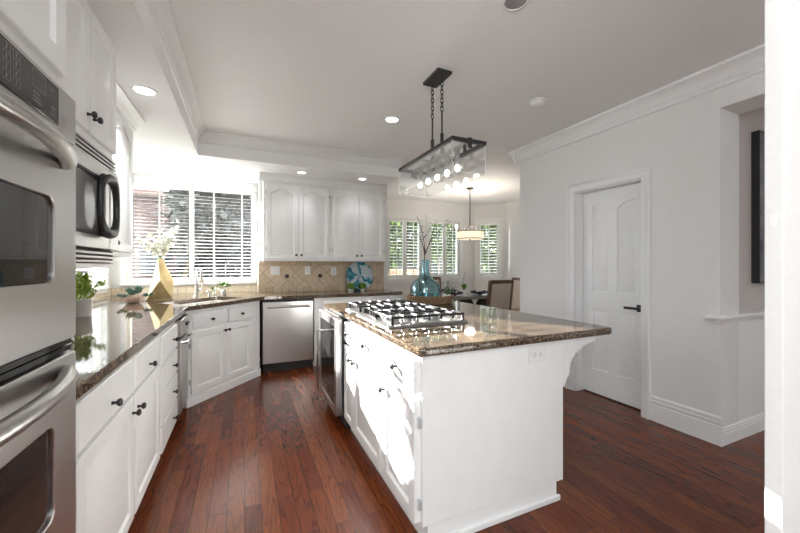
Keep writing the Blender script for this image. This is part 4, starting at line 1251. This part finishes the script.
dp = thing('decorative_plate', 'aqua and white swirled plate standing against the backsplash', 'plate', (1.565, 4.955, TZ + 0.015), 0)
dpp = MB().lathe([(0.001, 0.008), (0.13, 0.006), (0.17, -0.004), (0.207, -0.010), (0.21, -0.006), (0.172, 0.008), (0.13, 0.014), (0.001, 0.016)], (0, 0, 0), (0, 1, 0), 40, cap=False).build('disc', 'swirl', dp)
dpp.location = (0, 0, 0.198); dpp.rotation_euler = (R(-10), 0, 0)
es = thing('plate_easel', 'black metal easel holding the aqua plate', 'easel', (1.565, 4.955, TZ))
MB().tube([(-0.075, -0.075, 0.03), (-0.075, -0.065, 0.006), (-0.075, 0.06, 0.006), (0, 0.066, 0.20)], 0.004, 6).tube([(0.075, -0.075, 0.03), (0.075, -0.065, 0.006), (0.075, 0.06, 0.006), (0, 0.066, 0.20)], 0.004, 6).tube([(-0.075, 0.05, 0.006), (0.075, 0.05, 0.006)], 0.004, 6).build('easel_frame', 'black', es)
for lab, x in (('mossy green topiary ball in low pot, left of the pair by the plate', 1.385), ('mossy green topiary ball in low pot, right of the pair by the plate', 1.555)):
    j = thing('topiary_pot', lab, 'plant', (x, 4.80, TZ), 0, 'topiary pair before the aqua plate')
    MB().lathe([(0.026, 0), (0.030, 0.003), (0.042, 0.034), (0.036, 0.034), (0.001, 0.03)]).build('pot', 'ceramic', j)
    q = random.Random(int(x * 100))
    mb = MB().ball((0, 0, 0.066), 0.045, 10, 0.8)
    for _ in range(380):
        d = Vector((q.gauss(0, 1), q.gauss(0, 1), q.gauss(0.2, 1))).normalized()
        mb.leaf(Vector((0, 0, 0.066)) + Vector((d.x * 0.05, d.y * 0.05, d.z * 0.038)), d + Vector((q.gauss(0, 0.5), q.gauss(0, 0.5), q.gauss(0, 0.5))), (q.random(), q.random(), 1), 0.018, 0.011)
    mb.build('foliage', 'moss', j)

# ---------------------------------------------------------------- things on the island
ty = thing('wicker_tray', 'oval woven wicker tray on the island behind the cooktop', 'tray', (1.655, 2.98, TZ), R(-10))
def ell(a, b, z, n=40):
    return [(a * math.cos(2 * PI * i / n), b * math.sin(2 * PI * i / n), z) for i in range(n)]
MB().loft([ell(0.20, 0.165, 0), ell(0.222, 0.188, 0.03), ell(0.232, 0.196, 0.072), ell(0.22, 0.185, 0.074), ell(0.21, 0.176, 0.03), ell(0.195, 0.16, 0.012)]).build('basket', 'wicker', ty)
wv = MB()
for zz, k_ in ((0.015, 0.965), (0.035, 1.0), (0.055, 1.02), (0.072, 1.025)):
    wv.tube([(0.225 * k_ * math.cos(2 * PI * i / 48), 0.19 * k_ * math.sin(2 * PI * i / 48), zz + 0.003 * (1 if i % 2 else -1)) for i in range(48)], 0.007, 6, closed=True)
wv.build('woven_rim', 'wicker', ty)
bz = TZ + 0.0125
bo = thing('demijohn_bottle', 'large aqua glass demijohn bottle standing in the wicker tray', 'bottle', (1.612, 3.0, bz))
MB().lathe([(0.001, 0.008), (0.125, 0.0), (0.142, 0.012), (0.150, 0.06), (0.150, 0.12), (0.143, 0.16), (0.118, 0.198), (0.08, 0.225), (0.054, 0.25), (0.041, 0.29), (0.037, 0.385), (0.044, 0.387), (0.044, 0.405), (0.038, 0.409), (0.033, 0.401), (0.036, 0.29), (0.049, 0.25), (0.076, 0.221), (0.114, 0.194), (0.138, 0.158), (0.145, 0.12), (0.145, 0.06), (0.137, 0.018), (0.001, 0.014)], n=36, cap=False).build('glass', 'blueglass', bo)
br_ = thing('budding_twigs', 'bare budding twigs rising out of the aqua demijohn', 'twigs', (1.612, 3.0, bz + 0.016))
tw = MB(); bud = MB()
def twig(p0, p1, p2, r):
    P = [Vector(p0), Vector(p1), Vector(p2)]
    pts = [(P[0] * (1 - t) ** 2 + P[1] * 2 * t * (1 - t) + P[2] * t * t) for t in [i / 8 for i in range(9)]]
    tw.tube(pts, [r * (1 - 0.6 * i / 8) for i in range(9)], 6)
    return pts
m1 = twig((0.03, -0.02, 0.0), (-0.03, 0, 0.25), (0.0, 0, 0.50), 0.008)
for p1, p2 in (((0.0, 0, 0.60), (-0.07, 0.02, 0.80)), ((0.06, 0, 0.58), (0.12, 0, 0.76)), ((-0.02, 0.02, 0.62), (-0.13, -0.02, 0.66)), ((0.06, 0, 0.64), (0.28, -0.02, 0.78))):
    pts = twig(m1[7], p1, p2, 0.005)
    for k_ in (4, 6):
        q = pts[k_]
        e_ = q + Vector((rr.uniform(-0.06, 0.08), rr.uniform(-0.03, 0.03), rr.uniform(0.02, 0.09)))
        tw.tube([q, (q + e_) / 2 + Vector((0.01, 0, 0)), e_], [0.003, 0.0025, 0.0015], 5)
        bud.leaf(e_, (rr.gauss(0, 1), rr.gauss(0, 1), 1), (0, 1, 0.2), 0.03, 0.012)
    for q in pts[3:]:
        bud.leaf(q, (rr.gauss(0, 1), rr.gauss(0, 1), 0.6), (0, 1, 0.2), 0.024, 0.010)
tw.build('branches', 'twig', br_)
bud.build('buds', 'sage', br_)
lp = thing('lavender_pot', 'small lavender plant in white pot in the wicker tray', 'plant', (1.795, 2.91, bz))
MB().lathe([(0.032, 0), (0.036, 0.004), (0.044, 0.07), (0.038, 0.07), (0.001, 0.062)]).build('pot', 'ceramic', lp)
mb = MB(); lv = MB()
for i in range(16):
    a = rr.uniform(0, 2 * PI); e_ = Vector((0.08 * math.cos(a) * rr.random() + 0.015, 0.06 * math.sin(a) * rr.random(), 0.10 + 0.09 * rr.random()))
    mb.tube([(0, 0, 0.06), e_ * 0.6 + Vector((0, 0, 0.03)), e_], 0.0016, 5)
    leaves(mb, e_ * 0.55 + Vector((0, 0, 0.02)), 4, 0.02, 0.035, rr, 1, 0.6, 0.25)
    for j in range(5):
        lv.ball(e_ + Vector((0, 0, -0.008 + 0.007 * j)), 0.0045, 5)
mb.build('leaves', 'leaf', lp)
lv.build('blooms', 'mauve', lp)

# ---------------------------------------------------------------- dining nook
dt = thing('dining_table', 'grey topped dining table with black cross legs in the nook', 'table', (3.72, 5.35, 0))
MB().box(-0.62, 0.62, -0.42, 0.42, 0.70, 0.74).build('tabletop', 'tabletop', dt, 0.006)
for sx in (-1, 1):
    MB().prism([(-0.30, 0), (-0.20, 0), (0.0, 0.32), (0.20, 0), (0.30, 0), (0.06, 0.37), (0.36, 0.70), (0.12, 0.70), (0.0, 0.52), (-0.12, 0.70), (-0.36, 0.70), (-0.06, 0.37)], 'y', -0.05, 0.05).build('leg', 'ebony', dt).location = (sx * 0.34 * 0.0, sx * 0.28, 0)
def chair(label, x, y, rz):
    c = thing('dining_chair', label, 'chair', (x, y, 0), rz, 'beige upholstered dining chairs')
    # faces +y : back at y = -0.22
    MB().box(-0.24, 0.24, -0.20, 0.26, 0.42, 0.49).build('seat', 'beige', c, 0.015)
    tl = Matrix.Translation((0, -0.22, 0.45)) @ Matrix.Rotation(R(8), 4, 'X') @ Matrix.Translation((0, 0.22, -0.45))
    MB().box(-0.20, 0.20, -0.245, -0.185, 0.48, 0.99, tl).build('backrest', 'beige', c, 0.012)
    MB().box(-0.245, -0.20, -0.24, -0.19, 0.43, 1.04, tl).box(0.20, 0.245, -0.24, -0.19, 0.43, 1.04, tl).box(-0.20, 0.20, -0.24, -0.19, 0.99, 1.04, tl).box(-0.20, 0.20, -0.24, -0.19, 0.44, 0.48, tl).build('back_frame', 'wood', c, 0.004)
    for sx in (-1, 1):
        for yy, sp_ in ((-0.20, -0.06), (0.23, 0.0)):
            MB().loft([[(sx * 0.215 + a * 0.016, yy + sp_ + b * 0.016, 0) for a, b in ((-1, -1), (1, -1), (1, 1), (-1, 1))], [(sx * 0.215 + a * 0.022, yy + b * 0.022, 0.43) for a, b in ((-1, -1), (1, -1), (1, 1), (-1, 1))]]).build('leg', 'wood', c)
    return c
chair('beige dining chair with its back to the kitchen, nearest the island', 3.84, 4.82, 0)
chair('beige dining chair seen edge-on at the right end of the table', 4.62, 5.30, R(80))
chair('beige dining chair beyond the table, behind the lavender pot', 3.48, 6.02, R(176))
for lab, x, y in (('navy napkin place setting on the dining table, left front', 3.30, 5.10), ('navy napkin place setting on the dining table, beside the seen chair back', 3.82, 5.08), ('navy napkin place setting on the dining table, far side', 3.50, 5.60)):
    ps = thing('place_setting', lab, 'place setting', (x, y, 0.7402), 0, 'place settings on the dining table')
    MB().lathe([(0.10, 0), (0.11, 0.004), (0.16, 0.014), (0.163, 0.017), (0.11, 0.010), (0.001, 0.008)], n=30).build('plate', 'ebony', ps)
    nk = MB()
    for i in range(5):
        a = R(72 * i + 20)
        nk.loft([[Vector((0.01 * math.cos(a + b), 0.01 * math.sin(a + b), 0.012)) for b in (-1.2, 0, 1.2, 3.1)], [Vector((0.11 * math.cos(a) + 0.05 * math.cos(a + b), 0.11 * math.sin(a) + 0.05 * math.sin(a + b), 0.06)) for b in (-1.2, 0, 1.2, 3.1)], [Vector((0.14 * math.cos(a) + 0.03 * math.cos(a + b), 0.14 * math.sin(a) + 0.03 * math.sin(a + b), 0.09)) for b in (-1.2, 0, 1.2, 3.1)]])
    nk.build('napkin', 'navy', ps)
tv = thing('table_plant', 'little leafy plant in white vase centred on the dining table', 'plant', (3.66, 5.32, 0.7402))
MB().lathe([(0.035, 0), (0.042, 0.01), (0.045, 0.06), (0.03, 0.09), (0.033, 0.10), (0.026, 0.10), (0.001, 0.08)]).build('vase', 'ceramic', tv)
mb = MB()
for i in range(9):
    a = i * 0.75
    mb.leaf((0.01 * math.cos(a), 0.01 * math.sin(a), 0.09), (0.35 * math.cos(a), 0.35 * math.sin(a), 1), (math.cos(a), math.sin(a), 0.1), 0.13, 0.05)
mb.build('leaves', 'leaf', tv)
mb = MB().tube([(0, 0, 0.09), (-0.02, 0, 0.25), (0.03, 0.01, 0.42)], 0.003, 5)
mb.build('stem', 'twig', tv)
